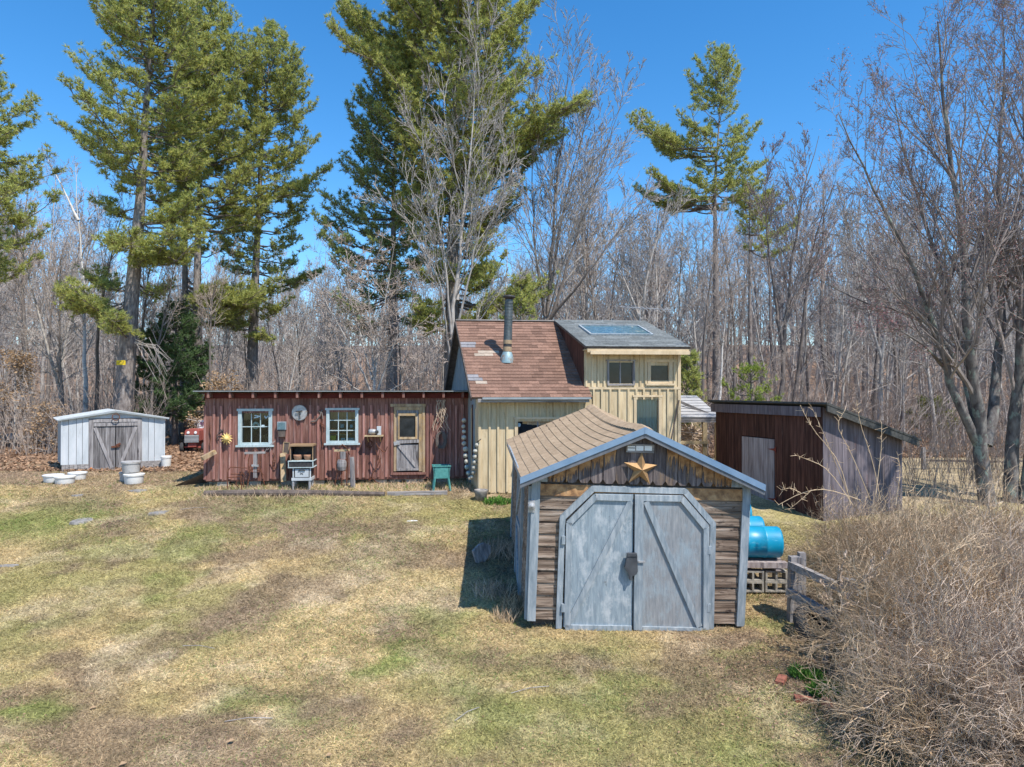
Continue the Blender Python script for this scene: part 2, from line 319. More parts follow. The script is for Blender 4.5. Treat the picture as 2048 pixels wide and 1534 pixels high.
def copy_tree(o, parent=None):
    c = o.copy(); COL.objects.link(c)
    if parent: c.parent = parent
    for ch in list(o.children): copy_tree(ch, c)
    return c

def planks(mb, fr, u0, u1, w0, w1, width, v0, v1, gap=.006, ops=(), top=None, bot=None, jb=0, jv=.004, rs=None):
    rs = rs or random; e = [u0]
    while e[-1] < u1 - width * .5: e.append(min(u1, e[-1] + width * rs.uniform(.85, 1.15)))
    e[-1] = u1
    for o in ops: e += [o[0], o[1]]
    e = sorted(set(x for x in e if u0 <= x <= u1))
    for a, b in zip(e[:-1], e[1:]):
        if b - a < .015: continue
        seg = [(w0 - jb * rs.random(), None)]; mid = (a + b) / 2; pieces = [(w0 - jb * rs.random(), w1)]
        for o in ops:
            if o[0] - 1e-6 <= mid <= o[1] + 1e-6:
                np_ = []
                for p, q in pieces:
                    if o[2] > p: np_.append((p, min(q, o[2])))
                    if o[3] < q: np_.append((max(p, o[3]), q))
                pieces = np_
        dv = jv * rs.random()
        for p, q in pieces:
            if q - p < .01: continue
            ta = tb = q
            if top and q == w1: ta, tb = top(a), top(b)
            ba = bb = p
            if bot and abs(p - w0) <= jb + 1e-9: ba, bb = bot(a), bot(b)
            if ta - ba < .01 and tb - bb < .01: continue
            mb.prism(fr, [(a + gap / 2, ba), (b - gap / 2, bb), (b - gap / 2, max(tb, bb + .004)), (a + gap / 2, max(ta, ba + .004))], v0 - dv, v1)
def battens(mb, fr, us, w0, w1, wd, v0, v1, ops=(), top=None, jt=0):
    for u in us:
        pieces = [(w0, w1 + jt * random.random())]
        for o in ops:
            if o[0] - wd / 2 < u < o[1] + wd / 2:
                n = []
                for p, q in pieces:
                    if o[2] > p: n.append((p, min(q, o[2])))
                    if o[3] < q: n.append((max(p, o[3]), q))
                pieces = n
        for p, q in pieces:
            if top and abs(q - w1) <= jt + 1e-6: q = top(u)
            if q - p > .02: mb.box(fr, u - wd / 2, u + wd / 2, v0, v1, p, q)
def shingles(mb, A, B, C, D, course, tab, th, seed=0, sag=None, edge=.0, pick=None):
    rs = random.Random(seed); A, B, C, D = [np.array(x, float) for x in (A, B, C, D)]
    n = nz(np.cross(B - A, D - A)); n = n if n[2] > 0 else -n
    Hh = np.linalg.norm(D - A); Wd = np.linalg.norm(B - A); nc = max(1, int(round(Hh / course)))
    def pt(s, t, h):
        p = (A * (1 - s) + B * s) * (1 - t) + (D * (1 - s) + C * s) * t + n * h
        if sag: p = p + np.array([0, 0, sag(s, t)])
        return p
    for i in range(nc):
        t0 = i / nc; t1 = min(1, (i + 1.1) / nc); s = -rs.random() * tab / Wd
        while s < 1:
            s1 = s + tab / Wd * rs.uniform(.8, 1.2); a = max(0, s); b = min(1, s1)
            if b - a > .004:
                tt = t0 - edge * rs.random() / nc if i else t0; tgt = mb
                if pick:
                    k = pick((a + b) / 2, (t0 + t1) / 2)
                    if k is not None: tgt = k
                h = th * rs.uniform(.85, 1.2); V = [pt(a, tt, 0), pt(b, tt, 0), pt(b, tt, h), pt(a, tt, h), pt(b, t1, .0015), pt(a, t1, .0015)]
                tgt.add(V, [[0, 1, 2, 3], [3, 2, 4, 5]], [[1, 4, 2], [0, 3, 5]])
            s = s1 + .0005
def window(fr, root, x0, y0, x1, y1, frame_m='win_white', cols=2, rows=2, fw=.07, v=0., pane='dark_pane', mull=.022, sill=True, proud=.035, recess=.05, skip_pane=False):
    (u0, wb), (u1, wt) = fr.px(x0, y1, v), fr.px(x1, y0, v)
    m = MB(); m.box(fr, u0, u0 + fw, v - proud, v + .05, wb, wt).box(fr, u1 - fw, u1, v - proud, v + .05, wb, wt)
    m.box(fr, u0 - .03, u1 + .03, v - proud - .006, v + .05, wt, wt + fw * .7)
    m.box(fr, u0 + fw, u1 - fw, v - proud + .01, v + .05, wb, wb + fw * .7)
    root_w = part(m, 'window', frame_m, root)
    if sill:
        m = MB(); m.box(fr, u0 - .05, u1 + .05, v - proud - .04, v + .03, wb - .05, wb - .002); part(m, 'sill', frame_m, root_w)
    m = MB()
    for i in range(1, cols):
        u = u0 + fw + (u1 - u0 - 2 * fw) * i / cols; m.box(fr, u - mull / 2, u + mull / 2, v + recess - .02, v + recess - .003, wb + fw * .7, wt)
    for i in range(1, rows):
        ww = wb + fw * .7 + (wt - wb - fw * .7) * i / rows; m.box(fr, u0 + fw, u1 - fw, v + recess - .018, v + recess - .004, ww - mull / 2, ww + mull / 2)
    if cols > 1 or rows > 1: part(m, 'muntin', frame_m, root_w)
    m = MB(); m.box(fr, u0 + fw * .5, u1 - fw * .5, v + recess, v + recess + .006, wb + .01, wt - .002); part(m, 'pane', pane, root_w)
    return root_w, (u0, u1, wb, wt)
#--SECTION-GROUND
# ------------------------------------------------------------------ ground
C_STRAW = np.array([.46, .35, .18]); C_PALE = np.array([.53, .43, .29]); C_OLIVE = np.array([.315, .275, .115]); C_GREEN = np.array([.22, .235, .075])
C_BROWN = np.array([.25, .18, .12]); C_LITTER = np.array([.27, .175, .115]); C_DRY = np.array([.46, .36, .22])
BLOBS = [(60, 1045, 110, 40, 'g', .9), (330, 1172, 70, 22, 'g', .7), (400, 1085, 70, 30, 'g', .5), (560, 1005, 160, 14, 'g', .5), (30, 1180, 70, 20, 'g', .3), (760, 1325, 90, 50, 'g', .75),
         (40, 1430, 120, 60, 'g', .8), (560, 1410, 140, 40, 'g', .7), (870, 1235, 100, 35, 'g', .65), (1010, 1400, 120, 60, 'g', .6), (1120, 1310, 140, 30, 'g', .35),
         (900, 1300, 120, 40, 'g', .3), (1230, 1400, 160, 50, 'g', .45), (1500, 1240, 40, 30, 'g', .7), (1540, 1310, 80, 30, 'g', .6), (1560, 1480, 140, 50, 'g', .5), (200, 1110, 110, 20, 'g', .35),
         (1200, 1480, 200, 40, 'g', .35), (990, 1110, 40, 40, 'g', .5), (100, 1250, 120, 30, 'g', .3),
         (230, 1055, 70, 22, 'b', .8), (650, 1050, 85, 40, 'b', .85), (450, 1230, 120, 50, 'b', .75), (330, 1290, 90, 40, 'b', .5), (600, 1395, 170, 26, 'b', .6), (360, 1440, 60, 20, 'b', .7),
         (520, 1520, 300, 25, 'b', .6), (900, 1480, 160, 35, 'b', .4), (1640, 1340, 110, 70, 'b', .9), (1480, 1272, 110, 20, 'b', .6), (1750, 1450, 170, 120, 'b', .9), (150, 1000, 120, 20, 'b', .5),
         (430, 1040, 60, 20, 'b', .4), (1900, 1300, 400, 300, 'b', .7), (30, 955, 110, 14, 'b', .7), (1010, 1130, 50, 60, 'b', .7), (870, 1100, 90, 25, 'b', .25),
         (255, 1325, 55, 40, 'p', .8), (440, 1425, 90, 22, 'p', .7), (620, 1340, 70, 20, 'p', .45), (700, 1140, 120, 40, 'p', .45), (640, 1010, 110, 14, 'p', .5), (200, 1040, 60, 10, 'p', .6),
         (290, 1030, 60, 10, 'p', .5), (620, 1090, 70, 12, 'p', .6), (860, 1180, 120, 50, 'p', .35), (1120, 1470, 130, 40, 'p', .3), (180, 1200, 120, 30, 'p', .35), (900, 1380, 70, 40, 'p', .3)]
_B = []
for bx, by, rx, ry, k, s_ in BLOBS:
    g = G(bx, by); hh = CAMZ - g[2]; _B.append((g[0], g[1], rx * g[1] / F, max(.15, ry * g[1] ** 2 / (F * hh)), {'g': C_GREEN, 'b': C_BROWN, 'p': C_PALE}[k], s_))
def gcol(x, y):
    x = np.asarray(x, float); y = np.asarray(y, float)
    n1 = fbm(x, y, 2.6, 3, 5)[..., None]; n2 = fbm(x, y, .7, 9, 4)[..., None]; n3 = fbm(x + 50, y, 1.4, 21, 5)[..., None]; n4 = fbm(x, y, .16, 31, 3)[..., None]
    c = C_STRAW * (.80 + .35 * n2)
    c = c + (C_OLIVE - c) * sst(.40, .60, n1) * .85
    c = c + (C_BROWN - c) * sst(.47, .66, n3) * .75
    c = c + (C_PALE - c) * sst(.58, .72, n2) * .4
    wx = x + 1.0 * (fbm(x, y, .9, 41, 4) - .5) * 2; wy = y + 1.0 * (fbm(x, y, .9, 51, 4) - .5) * 2
    for bx, by, rx, ry, k, s_ in _B:
        d = np.sqrt(((wx - bx) / rx) ** 2 + ((wy - by) / ry) ** 2)[..., None]
        mk = (1 - sst(.35, 1.15, d)) * s_ * (.65 if k is C_PALE else 1.05) * (.5 + .6 * sst(.3, .6, n2)); c = c + (k * (.75 + .5 * n2) - c) * np.clip(mk, 0, 1)
    right = sst(4, 7, x)[..., None]
    yy = (y + 1.8 * (fbm(x, y, 2.0, 61, 3) - .5) * 2)[..., None]
    far = sst(17.2, 19.0, yy) * (1 - right); c = c + (C_BROWN * 1.35 - c) * far * .75
    lit = sst(20.5, 23, yy - right * 3.5); c = c + (C_LITTER * (.6 + .8 * n4) - c) * lit
    fr_ = sst(15.5, 18, yy) * right * (1 - lit); c = c + (C_DRY * (.6 + .7 * n2) - c) * fr_ * .9
    n5 = fbm(x, y, .38, 101, 3)[..., None]; return c * (.55 + .74 * n4 + .30 * n5)
xs = np.concatenate([-np.geomspace(600, 21, 40), np.arange(-20, 16, .075), np.geomspace(16.5, 600, 44)])
ys = np.concatenate([[-60, -20, -5], np.arange(3, 22, .075), np.geomspace(22.5, 900, 70)])
X, Yy = np.meshgrid(xs, ys); nx, ny = len(xs), len(ys)
Zz = zg(X, Yy) + .035 * (fbm(X, Yy, .35, 71, 3) - .5)
i = np.arange(ny - 1)[:, None]; j = np.arange(nx - 1)[None]
mb = MB(); mb.add(np.stack([X, Yy, Zz], -1).reshape(-1, 3), np.stack([i * nx + j, i * nx + j + 1, (i + 1) * nx + j + 1, (i + 1) * nx + j], -1).reshape(-1, 4), C=gcol(X, Yy).reshape(-1, 3))
tag(mb.build('ground', 'ground', smooth=True, origin=(0, 0, 0)), kind='structure')

# ------------------------------------------------------------------ red board-and-batten workshop
o = P(410, 960, 17.9); a = R(6)
RF = Frame(o, (cos(a), sin(a), 0), (-sin(a), cos(a), 0))
RW = RF.px(945, 900)[0]; RD = 4.6; RH = RF.px(410, 784, 0)[1]
bld = thing('workshop', 'long low dark red board and batten workshop with two windows and a weathered door', 'shed', (o[0], o[1], zgf(o[0], o[1])))
def OP(x0, y0, x1, y1, fr=RF, v=0):
    (u0, w0), (u1, w1) = fr.px(x0, y1, v), fr.px(x1, y0, v); return (u0, u1, w0, w1)
ops = [OP(481, 826, 541, 886), OP(657, 824, 713, 882), OP(787, 813, 845, 944)]
m = MB(); planks(m, RF, 0, RW, 0, RH - .02, .26, 0, .03, ops=ops, jb=.04, jv=.012); part(m, 'wall', 'red_wood', bld)
bu = [RF.px(x, 880)[0] for x in (411, 429, 443, 461, 479, 494, 512, 527, 543, 557, 574, 590, 604, 621, 637, 653, 668, 684, 700, 716, 728, 743, 757, 773, 787 - 6, 851 + 4, 862, 875, 888, 900, 912, 925, 940)]
m = MB(); battens(m, RF, bu, .02, RF.px(500, 812)[1], .06, -.036, -.013, ops=[(p - .06, q + .06, r - .09, s_ + .06) for p, q, r, s_ in ops], jt=.05); part(m, 'batten', 'red_batten', bld)
m = MB()
m.box(RF, 0, .03, .03, RD, 0, RH - .1).box(RF, RW - .03, RW, .03, RD, 0, RH - .1).box(RF, .03, RW - .03, RD - .03, RD, 0, RH - .35).box(RF, .03, RW - .03, .03, RD - .03, -.05, -.01)
part(m, 'side_wall', 'red_wood', bld)
m = MB(); rows = [(-.32, RH + .01), (RD + .3, RH - .42)]
sl_ = (rows[1][1] - rows[0][1]) / (rows[1][0] - rows[0][0])
for k in range(7):
    v0 = -.34 + (RD + .64) * k / 7; v1 = -.34 + (RD + .64) * (k + 1) / 7 + .05
    q = [RF.pt(-.18, v0, RH + .035 + sl_ * (v0 + .32) + .008), RF.pt(RW + .02, v0, RH + .035 + sl_ * (v0 + .32) + .008), RF.pt(RW + .02, v1, RH + .03 + sl_ * (v1 + .32)), RF.pt(-.18, v1, RH + .03 + sl_ * (v1 + .32))]
    m.add(q + [p + np.array([0, 0, -.025]) for p in q], [[0, 1, 2, 3], [7, 6, 5, 4], [0, 4, 5, 1], [1, 5, 6, 2], [2, 6, 7, 3], [3, 7, 4, 0]])
roof = part(m, 'roof', 'tar', bld)
m = MB(); m.box(RF, -.19, RW + .02, -.35, -.335, RH + .012, RH + .028); part(m, 'drip_edge', 'blue_metal', roof)
for x in (424, 467, 512, 556, 599, 642, 684, 726, 767, 808, 848, 887, 925):
    u = RF.px(x, 790)[0]; m = MB(); m.box(RF, u - .03, u + .03, -.31, -.02, RH - .15, RH - .01); part(m, 'rafter_tail', 'red_wood', roof)
m = MB(); m.box(RF, 0, RW, -.028, -.002, RH - .17, RH - .03); part(m, 'fascia', 'red_trim', bld)
m = MB(); m.box(RF, .02, RW - .02, .3, .35, -.55, -.02)
for k in range(9):
    u = .3 + k * .82; m.box(RF, u, u + .3, .05, .3, -.6, -.03)
part(m, 'foundation', 'concrete', bld)
m = MB(); m.box(RF, RF.px(937, 880)[0], RF.px(946, 880)[0] , -.05, .05, 0, RH - .15); part(m, 'corner_post', 'raw_wood', bld)
# windows
w1, (u0, u1, wb, wt) = window(RF, bld, 477, 822, 545, 890, cols=3, rows=2, fw=.09, pane='pane', recess=.07)
w2, b2 = window(RF, bld, 653, 820, 717, 886, cols=3, rows=3, fw=.08, pane='pane', recess=.07)
m = MB(); m.box(RF, u0 - .05, u1 + .05, .95, 1, wb - .1, wt + .1); part(m, 'dark_interior_backing', 'black', w1)  # black sheet stands in for the unlit room behind the pane
def rp(px, py, v=0): return RF.pt(*(lambda q: (q[0], v, q[1]))(RF.px(px, py, v)))
m = MB()
for x, y in ((527, 870), (533, 874), (519, 876), (523, 871), (531, 868), (536, 872)): m.tube([rp(x, 884, .35), rp(x + 2, y, .32)], [.008, .02], 5)
part(m, 'dried_stems', 'beech_leaf', w1)
m = MB(); m.lathe(rp(512, 851, .12), [(.001, -.01), (.09, -.01), (.1, 0), (.09, .01), (.001, .012)], 16, ax=(0, -1, 0)); part(m, 'round_ornament', 'white_paint', w1)
m = MB(); m.lathe(rp(512, 852, .10), [(.001, -.01), (.05, -.01), (.05, .01), (.001, .012)], 16, ax=(0, -1, 0)); part(m, 'ornament_centre', 'clay', w1)
m = MB(); m.bar(RF, RF.px(508, 831), RF.px(519, 833), .03, .06, .065).bar(RF, RF.px(507, 836), RF.px(516, 834), .025, .06, .065).bar(RF, RF.px(528, 832), RF.px(531, 837), .025, .06, .065).bar(RF, RF.px(535, 832), RF.px(531, 837), .025, .06, .065).box(RF, RF.px(522, 850)[0], RF.px(528, 850)[0], .06, .065, *[RF.px(520, y)[1] for y in (855, 850)])
part(m, 'sticker', 'item_blue', w1)
u0, u1, wb, wt = b2
m = MB(); m.box(RF, u0 - .05, u1 + .05, .75, .78, wb - .1, wt + .1)
for y in (857.5, 867.5): ww = RF.px(685, y, .3)[1]; m.box(RF, u0 + .02, u1 - .02, .25, .74, ww - .03, ww)
m.box(RF, u0 + .02, u1 - .02, .25, .74, wb - .02, wb + .02)
part(m, 'shelf', 'raw_wood', w2)
for nm, mt, its in (('stored_box', 'item_yellow', ((659, 871, 672, 883),)), ('stored_tub', 'item_blue', ((682, 876, 691, 884), (693, 876, 709, 883), (681, 848, 688, 855), (700, 849, 706, 855))),
                    ('stored_tool', 'item_orange', ((660, 856, 672, 858.5), (659, 866, 672, 868), (676, 865.5, 691, 868), (697, 866, 704, 868)))):
    m = MB()
    for x0, y0, x1, y1 in its: p, q = RF.px(x0, y1, .22), RF.px(x1, y0, .22); m.box(RF, p[0], q[0], .2, .34, p[1], q[1], tp=.006)
    part(m, nm, mt, w2)
# door
D = lambda x, y: RF.px(x, y)
m = MB(); m.bar(RF, D(781, 810.5), D(852, 810.5), .075, -.05, .02).bar(RF, D(847.5, 813), D(847.5, 946), .07, -.045, .02); 
dr = part(m, 'door_casing', 'raw_wood', bld)
m = MB(); m.bar(RF, D(784.5, 814), D(784.5, 948), .07, -.045, .02).bar(RF, D(782, 947), D(852, 946), .06, -.06, .02); part(m, 'door_sill', 'red_wood', dr)
m = MB(); m.box(RF, D(788, 940)[0], D(793, 940)[0], -.03, .03, D(790, 942)[1], D(790, 814)[1]); m.box(RF, D(838, 940)[0], D(844, 940)[0], -.03, .03, D(838, 942)[1], D(838, 814)[1]); m.box(RF, D(793, 940)[0], D(838, 940)[0], -.03, .03, D(790, 820)[1], D(790, 814)[1]); part(m, 'door_frame', 'raw_wood', bld)
x0, x1 = D(793.2, 900)[0], D(837.5, 900)[0]
m = MB()
planks(m, RF, x0, x1, D(810, 938)[1], D(810, 889)[1], .11, -.005, .03); planks(m, RF, x0, x1, D(810, 883)[1], D(810, 820)[1], .2, -.005, .03, ops=[OP(799, 832, 831, 874)])
dl = part(m, 'door', 'grey_wood', bld)
m = MB(); m.bar(RF, D(793, 884), D(838, 882), .085, -.035, -.006).bar(RF, D(794, 939), D(838, 938), .06, -.035, -.006).bar(RF, D(796, 888), D(836, 936), .085, -.033, -.006); part(m, 'brace', 'grey_wood', dl)
m = MB(); m.bar(RF, D(796, 828.5), D(834, 828.5), .075, -.035, -.006).bar(RF, D(797.5, 832), D(797.5, 879), .05, -.035, -.006).bar(RF, D(833, 832), D(833, 878), .05, -.035, -.006).bar(RF, D(799, 876), D(831, 876), .06, -.034, -.006)
dw = part(m, 'door_window', 'raw_wood', dl)
m = MB(); m.box(RF, D(799, 850)[0], D(831, 850)[0], .005, .012, D(800, 874)[1], D(800, 831)[1]); part(m, 'pane', 'dark_pane', dw)
m = MB(); m.bar(RF, D(788, 887), D(800, 885), .10, -.06, -.036); part(m, 'latch', 'steel', dl)

# ------------------------------------------------------------------ yellow house
o = P(957, 985, 17.2); a = R(5)
HF = Frame(o, (cos(a), sin(a), 0), (-.225, .974, 0))
h = lambda x, y, v=0: HF.px(x, y, v)
HW = h(1360, 850)[0]; wE = h(1060, 793, -.3)[1]; vR = 2.45; wR = h(1000, 642, vR)[1]; HDp = 4.9; uL = -.22
hs_ = thing('yellow_house', 'small yellow board and batten house with a red shingled roof and a grey roofed dormer', 'house', (o[0], o[1], zgf(o[0], o[1])))
sl = (wR - wE) / (vR + .3)
uD = h(1168, 740)[0]; wD = h(1265, 694, -.3)[1]; slD = (wR + .03 - wD) / (vR + .35)
wW = wE + sl * .3 - .09
op_b = (*sorted((h(1034, 900)[0], h(1168, 900)[0])), h(1034, 935)[1], h(1034, 843)[1])
op_c = (h(1272, 900)[0], h(1318, 900)[0], h(1272, 935)[1], h(1272, 799)[1])
op_1 = (h(1217, 750)[0], h(1267, 750)[0], h(1217, 767)[1], h(1217, 725)[1]); op_2 = (h(1301, 750)[0], h(1337, 750)[0], h(1300, 761)[1], h(1300, 731)[1])
wBoard = h(1265, 776)[1]
m = MB(); planks(m, HF, 0, uD, 0, wW, .3, 0, .03, ops=[op_b], jb=.03); planks(m, HF, uD, HW, 0, wBoard, .3, 0, .03, ops=[op_c], jb=.03)
planks(m, HF, uD, HW, wBoard, wD - .03, .3, 0, .03, ops=[op_1, op_2]); part(m, 'wall', 'yellow_wood', hs_)
m = MB(); battens(m, HF, [h(x, 850)[0] for x in (959, 979, 996, 1014, 1034, 1051, 1066, 1080, 1095, 1109, 1122, 1134, 1146, 1158)], .02, wW, .05, -.038, -.005, ops=[op_b])
battens(m, HF, [h(x, 850)[0] for x in (1170, 1187, 1203, 1220, 1238, 1256, 1272, 1287, 1303, 1318, 1335, 1350)], .02, wBoard - .03, .05, -.038, -.005, ops=[op_c])
battens(m, HF, [h(x, 740)[0] for x in (1172, 1184, 1196, 1208, 1280, 1291, 1348)], wBoard + .03, wD - .05, .045, -.036, -.005, ops=[op_1, op_2]); part(m, 'batten', 'yellow_wood', hs_)
m = MB(); m.box(HF, h(1176, 775)[0], HW, -.035, .0, wBoard - .035, wBoard + .03); part(m, 'belt_board', 'yellow_trim', hs_)
m = MB(); m.box(HF, HW - .069, HW + .01, -.029, .05, 0, wD - .02); part(m, 'corner_board', 'yellow_trim', hs_)
m = MB(); m.box(HF, -.012, .06, -.03, .03, 0, wW); part(m, 'corner_board', 'yellow_trim', hs_)
# side and back walls (left gable), dark inside
LF = HF.left()
gt = lambda v: (wR - .06) - sl * abs(v - vR)
gtb = lambda v: (wR - .06) - sl * abs(v - vR) if v < vR else (wR - .06) - 1.06 * sl * (v - vR)
m = MB(); planks(m, LF, .03, 1.15, 0, 2, .16, -.0, .03, top=lambda v: min(gt(v), 2.4)); part(m, 'side_wall', 'yellow_trim', hs_)
m = MB(); planks(m, LF, .35, HDp, 0, 2.0, .07, -.018, .03, top=gtb, bot=lambda v: 2.1 if v < 1.15 else .0, jv=.012); part(m, 'gable_cladding', 'blue_metal', hs_)
m = MB(); m.box(HF, HW - .03, HW, .03, HDp, 0, wE); m.box(HF, 0.03, HW, HDp - .03, HDp, 0, gtb(HDp)); m.prism(HF.right(HW), [(0.03, wE), (vR, wR - .1), (.03, wD - .1)], 0, .03); m.prism(HF.right(HW), [(.03, wE), (HDp, gtb(HDp)), (vR, wR - .1)], 0.0, .03); m.box(HF, .04, HW - .04, .9, .92, 0, wE); part(m, 'back_wall', 'yellow_wood', hs_)
# narrow side window
m = MB(); p0 = 0.50; p1 = .78; m.box(LF, p0, p1, -.04, .0, h(950, 905)[1] - .3, h(950, 806)[1]); sw = part(m, 'side_window', 'blue_trim', hs_)
m = MB(); m.box(LF, p0 + .05, p1 - .05, -.05, -.041, h(950, 905)[1] - .2, h(950, 810)[1]); part(m, 'pane', 'dark_pane', sw)
# main roof
uRt = h(1180, 788, -.3)[0]
A = HF.pt(uL, -.33, wE - sl * .03); B = HF.pt(uRt + .05, -.33, wE - sl * .03); Cc = HF.pt(uD - .02 + .4 * 0, vR, wR); Dd = HF.pt(uL, vR, wR)
m = MB(); th = .07
def slab(m, q, th):
    n = nz(np.cross(q[1] - q[0], q[3] - q[0])); n = n if n[2] > 0 else -n
    m.add(list(q) + [p - n * th for p in q], [[0, 1, 2, 3], [7, 6, 5, 4], [0, 4, 5, 1], [1, 5, 6, 2], [2, 6, 7, 3], [3, 7, 4, 0]]); return m
E0 = HF.pt(HW + .05, vR, wR)
slab(m, [A, B, HF.pt(uRt + .05, vR, wR), Dd], .06); slab(m, [HF.pt(uL, HDp + .25, gtb(HDp + .25) + .06), HF.pt(HW + .1, HDp + .25, gtb(HDp + .25) + .06), HF.pt(HW + .1, vR, wR), Dd], .06)
rf = part(m, 'roof', 'dark_trim', hs_)
reds, slate, light = MB(), MB(), MB()
def pick(s, t):
    if s < .17 and .60 < t < .70: return light
    if s > .12 and s < .3 and .52 < t < .56: return lightb
    if s < .13 and .20 < t < .26: return slate
    if s > .03 and s < .14 and .14 < t < .19: return lightb
lightb = MB()
shingles(reds, A, B, HF.pt(uRt + .05, vR, wR), Dd, .135, .26, .016, 3, pick=pick)
part(reds, 'shingles', 'shingle_red', rf); part(slate, 'slate_patch', 'shingle_slate', rf); part(light, 'patch', 'shingle_slate', rf); part(lightb, 'tan_patch', 'shingle_light', rf)
m = MB(); m.beam(HF.pt(uL, vR, wR + .02), HF.pt(HW + .1, vR, wR + .02), .14, .03); part(m, 'ridge_cap', 'grey_wood_h', rf)
m = MB(); m.beam(HF.pt(uL + .15, -.31, wE - .10), HF.pt(uRt - .02, -.31, wE - .10), .03, .09); m.box(HF, 0, uRt - .1, -.30, 0, wE - .05, wE - .03); part(m, 'fascia', 'grey_wood_h', rf)
m = MB(); m.beam(HF.pt(uL + .25, -.37, wE - .045), HF.pt(uRt, -.37, wE - .045), .07, .05); part(m, 'gutter', 'blue_metal', rf)
m = MB(); m.beam(HF.pt(uL - .01, -.3, wE - .07), HF.pt(uL - .01, vR, wR - .05), .03, .1); m.beam(HF.pt(uL - .01, HDp + .25, gtb(HDp + .25) - .0), HF.pt(uL - .01, vR, wR - .05), .03, .14); part(m, 'rake_board', 'dark_trim', rf)
# dormer
m = MB(); dR = HW + .1; dL = uD - .08
slab(m, [HF.pt(dL, -.38, wD), HF.pt(dR, -.38, wD), HF.pt(dR, vR + .02, wR + .05), HF.pt(dL, vR + .02, wR + .05)], .05)
dr_ = part(m, 'dormer_roof', 'dark_trim', hs_)
m = MB(); shingles(m, HF.pt(dL, -.39, wD + .004), HF.pt(dR, -.39, wD + .004), HF.pt(dR, vR + .02, wR + .054), HF.pt(dL, vR + .02, wR + .054), .14, .3, .014, 5); part(m, 'shingles', 'shingle_grey', dr_)
ndm = nz(np.cross(HF.U, HF.pt(0, vR, wR) - HF.pt(0, -.35, wD)))
def dpt(u, t, hh): return HF.pt(u, -.38 + (vR + .4) * t, wD + (wR + .05 - wD) * t) + ndm * hh
m = MB(); su0, su1 = uD + .42, uD + 2.1
for (ua, ta, ub, tb) in ((su0, .38, su1, .38), (su0, .72, su1, .72), (su0, .38, su0, .72), (su1, .38, su1, .72)): m.beam(dpt(ua, ta, .03), dpt(ub, tb, .03), .05, .06, up=ndm)
sk = part(m, 'skylight', 'blue_trim', dr_)
m = MB(); m.add([dpt(su0, .38, .035), dpt(su1, .38, .035), dpt(su1, .72, .035), dpt(su0, .72, .035)], [[0, 1, 2, 3]]); part(m, 'pane', 'skylight', sk)
m = MB(); m.box(HF, dL + .05, dR - .03, -.36, -.33, wD - .14, wD - .02); m.box(HF, dL + .12, dR - .02, -.385, -.361, wD - .19, wD - .10); m.box(HF, dL + .05, dR - .05, -.33, 0, wD - .08, wD - .06); part(m, 'fascia', 'yellow_trim', dr_)
CF = Frame(HF.pt(uD, 0, 0), HF.V, HF.U)
m = MB(); vc = (wD - wE - sl * .3) / (sl - slD) if sl > slD else vR
planks(m, CF, 0, vR, 0, 3, .22, 0, .03, top=lambda v: wD - .02 + slD * (v + .35), bot=lambda v: wE + sl * (v + .3) - .05, jv=.012); part(m, 'dormer_cheek', 'brown_wood', hs_)
# windows on the front
wn, bb = window(HF, hs_, 1214, 722, 1269, 770, 'grey_wood', 2, 1, fw=.045, mull=.03, sill=False)
m = MB(); m.box(HF, bb[0] + .06, (bb[0] + bb[1]) / 2 - .03, .08, .085, bb[2] + .06, bb[3] - .25); m.box(HF, bb[0], bb[1] - .02, -.06, -.04, bb[2] - .015, bb[2] + .015); part(m, 'screen', 'grey_wood_h', wn)
window(HF, hs_, 1294, 724, 1344, 767, 'yellow_trim', 1, 1, fw=.09)
wn, bb = window(HF, hs_, 1267, 794, 1322, 938, 'yellow_trim', 1, 1, fw=.07, pane='pane')
m = MB(); n = 40
for k in range(n):
    u = bb[0] + .08 + (bb[1] - bb[0] - .16) * k / n; m.box(HF, u, u + (bb[1] - bb[0] - .16) / n * .93, .09 + .02 * sin(k * 1.1) + .008 * random.random(), .12, bb[2], bb[3] - .02)
part(m, 'curtain', 'curtain', wn)
wn, bb = window(HF, hs_, 1029, 838, 1172, 938, 'yellow_trim', 1, 1, fw=.08, pane='dark_pane')
m = MB(); 
for x in (1076, 1125): u = h(x, 870)[0]; m.box(HF, u - .015, u + .015, .02, .045, bb[2], bb[3] - .03)
part(m, 'muntin', 'grey_wood', wn)
m = MB(); pts = []
for k in range(14):
    u = h(1046 + 9 * k, 846)[0]; m.box(HF, u, u + .11, .042, .048, bb[3] - .12 - .035 * abs(sin(k * .45)), bb[3] - .04)
part(m, 'valance', 'raw_wood', wn)
for x, y, s_ in ((1052, 872, .05), (1051, 880, .06), (1060, 876, .03), (1034 + 5, 850, .04)): m = MB(); m.blob(HF.pt(h(x, y)[0], .035, h(x, y)[1]), s_, 1, sq=(1, .2, 1.2)); part(m, 'window_ornament', 'item_blue', wn)
m = MB(); m.box(HF, .1, HW - .05, .05, .3, -.5, -.02); part(m, 'foundation', 'dark_trim', hs_)
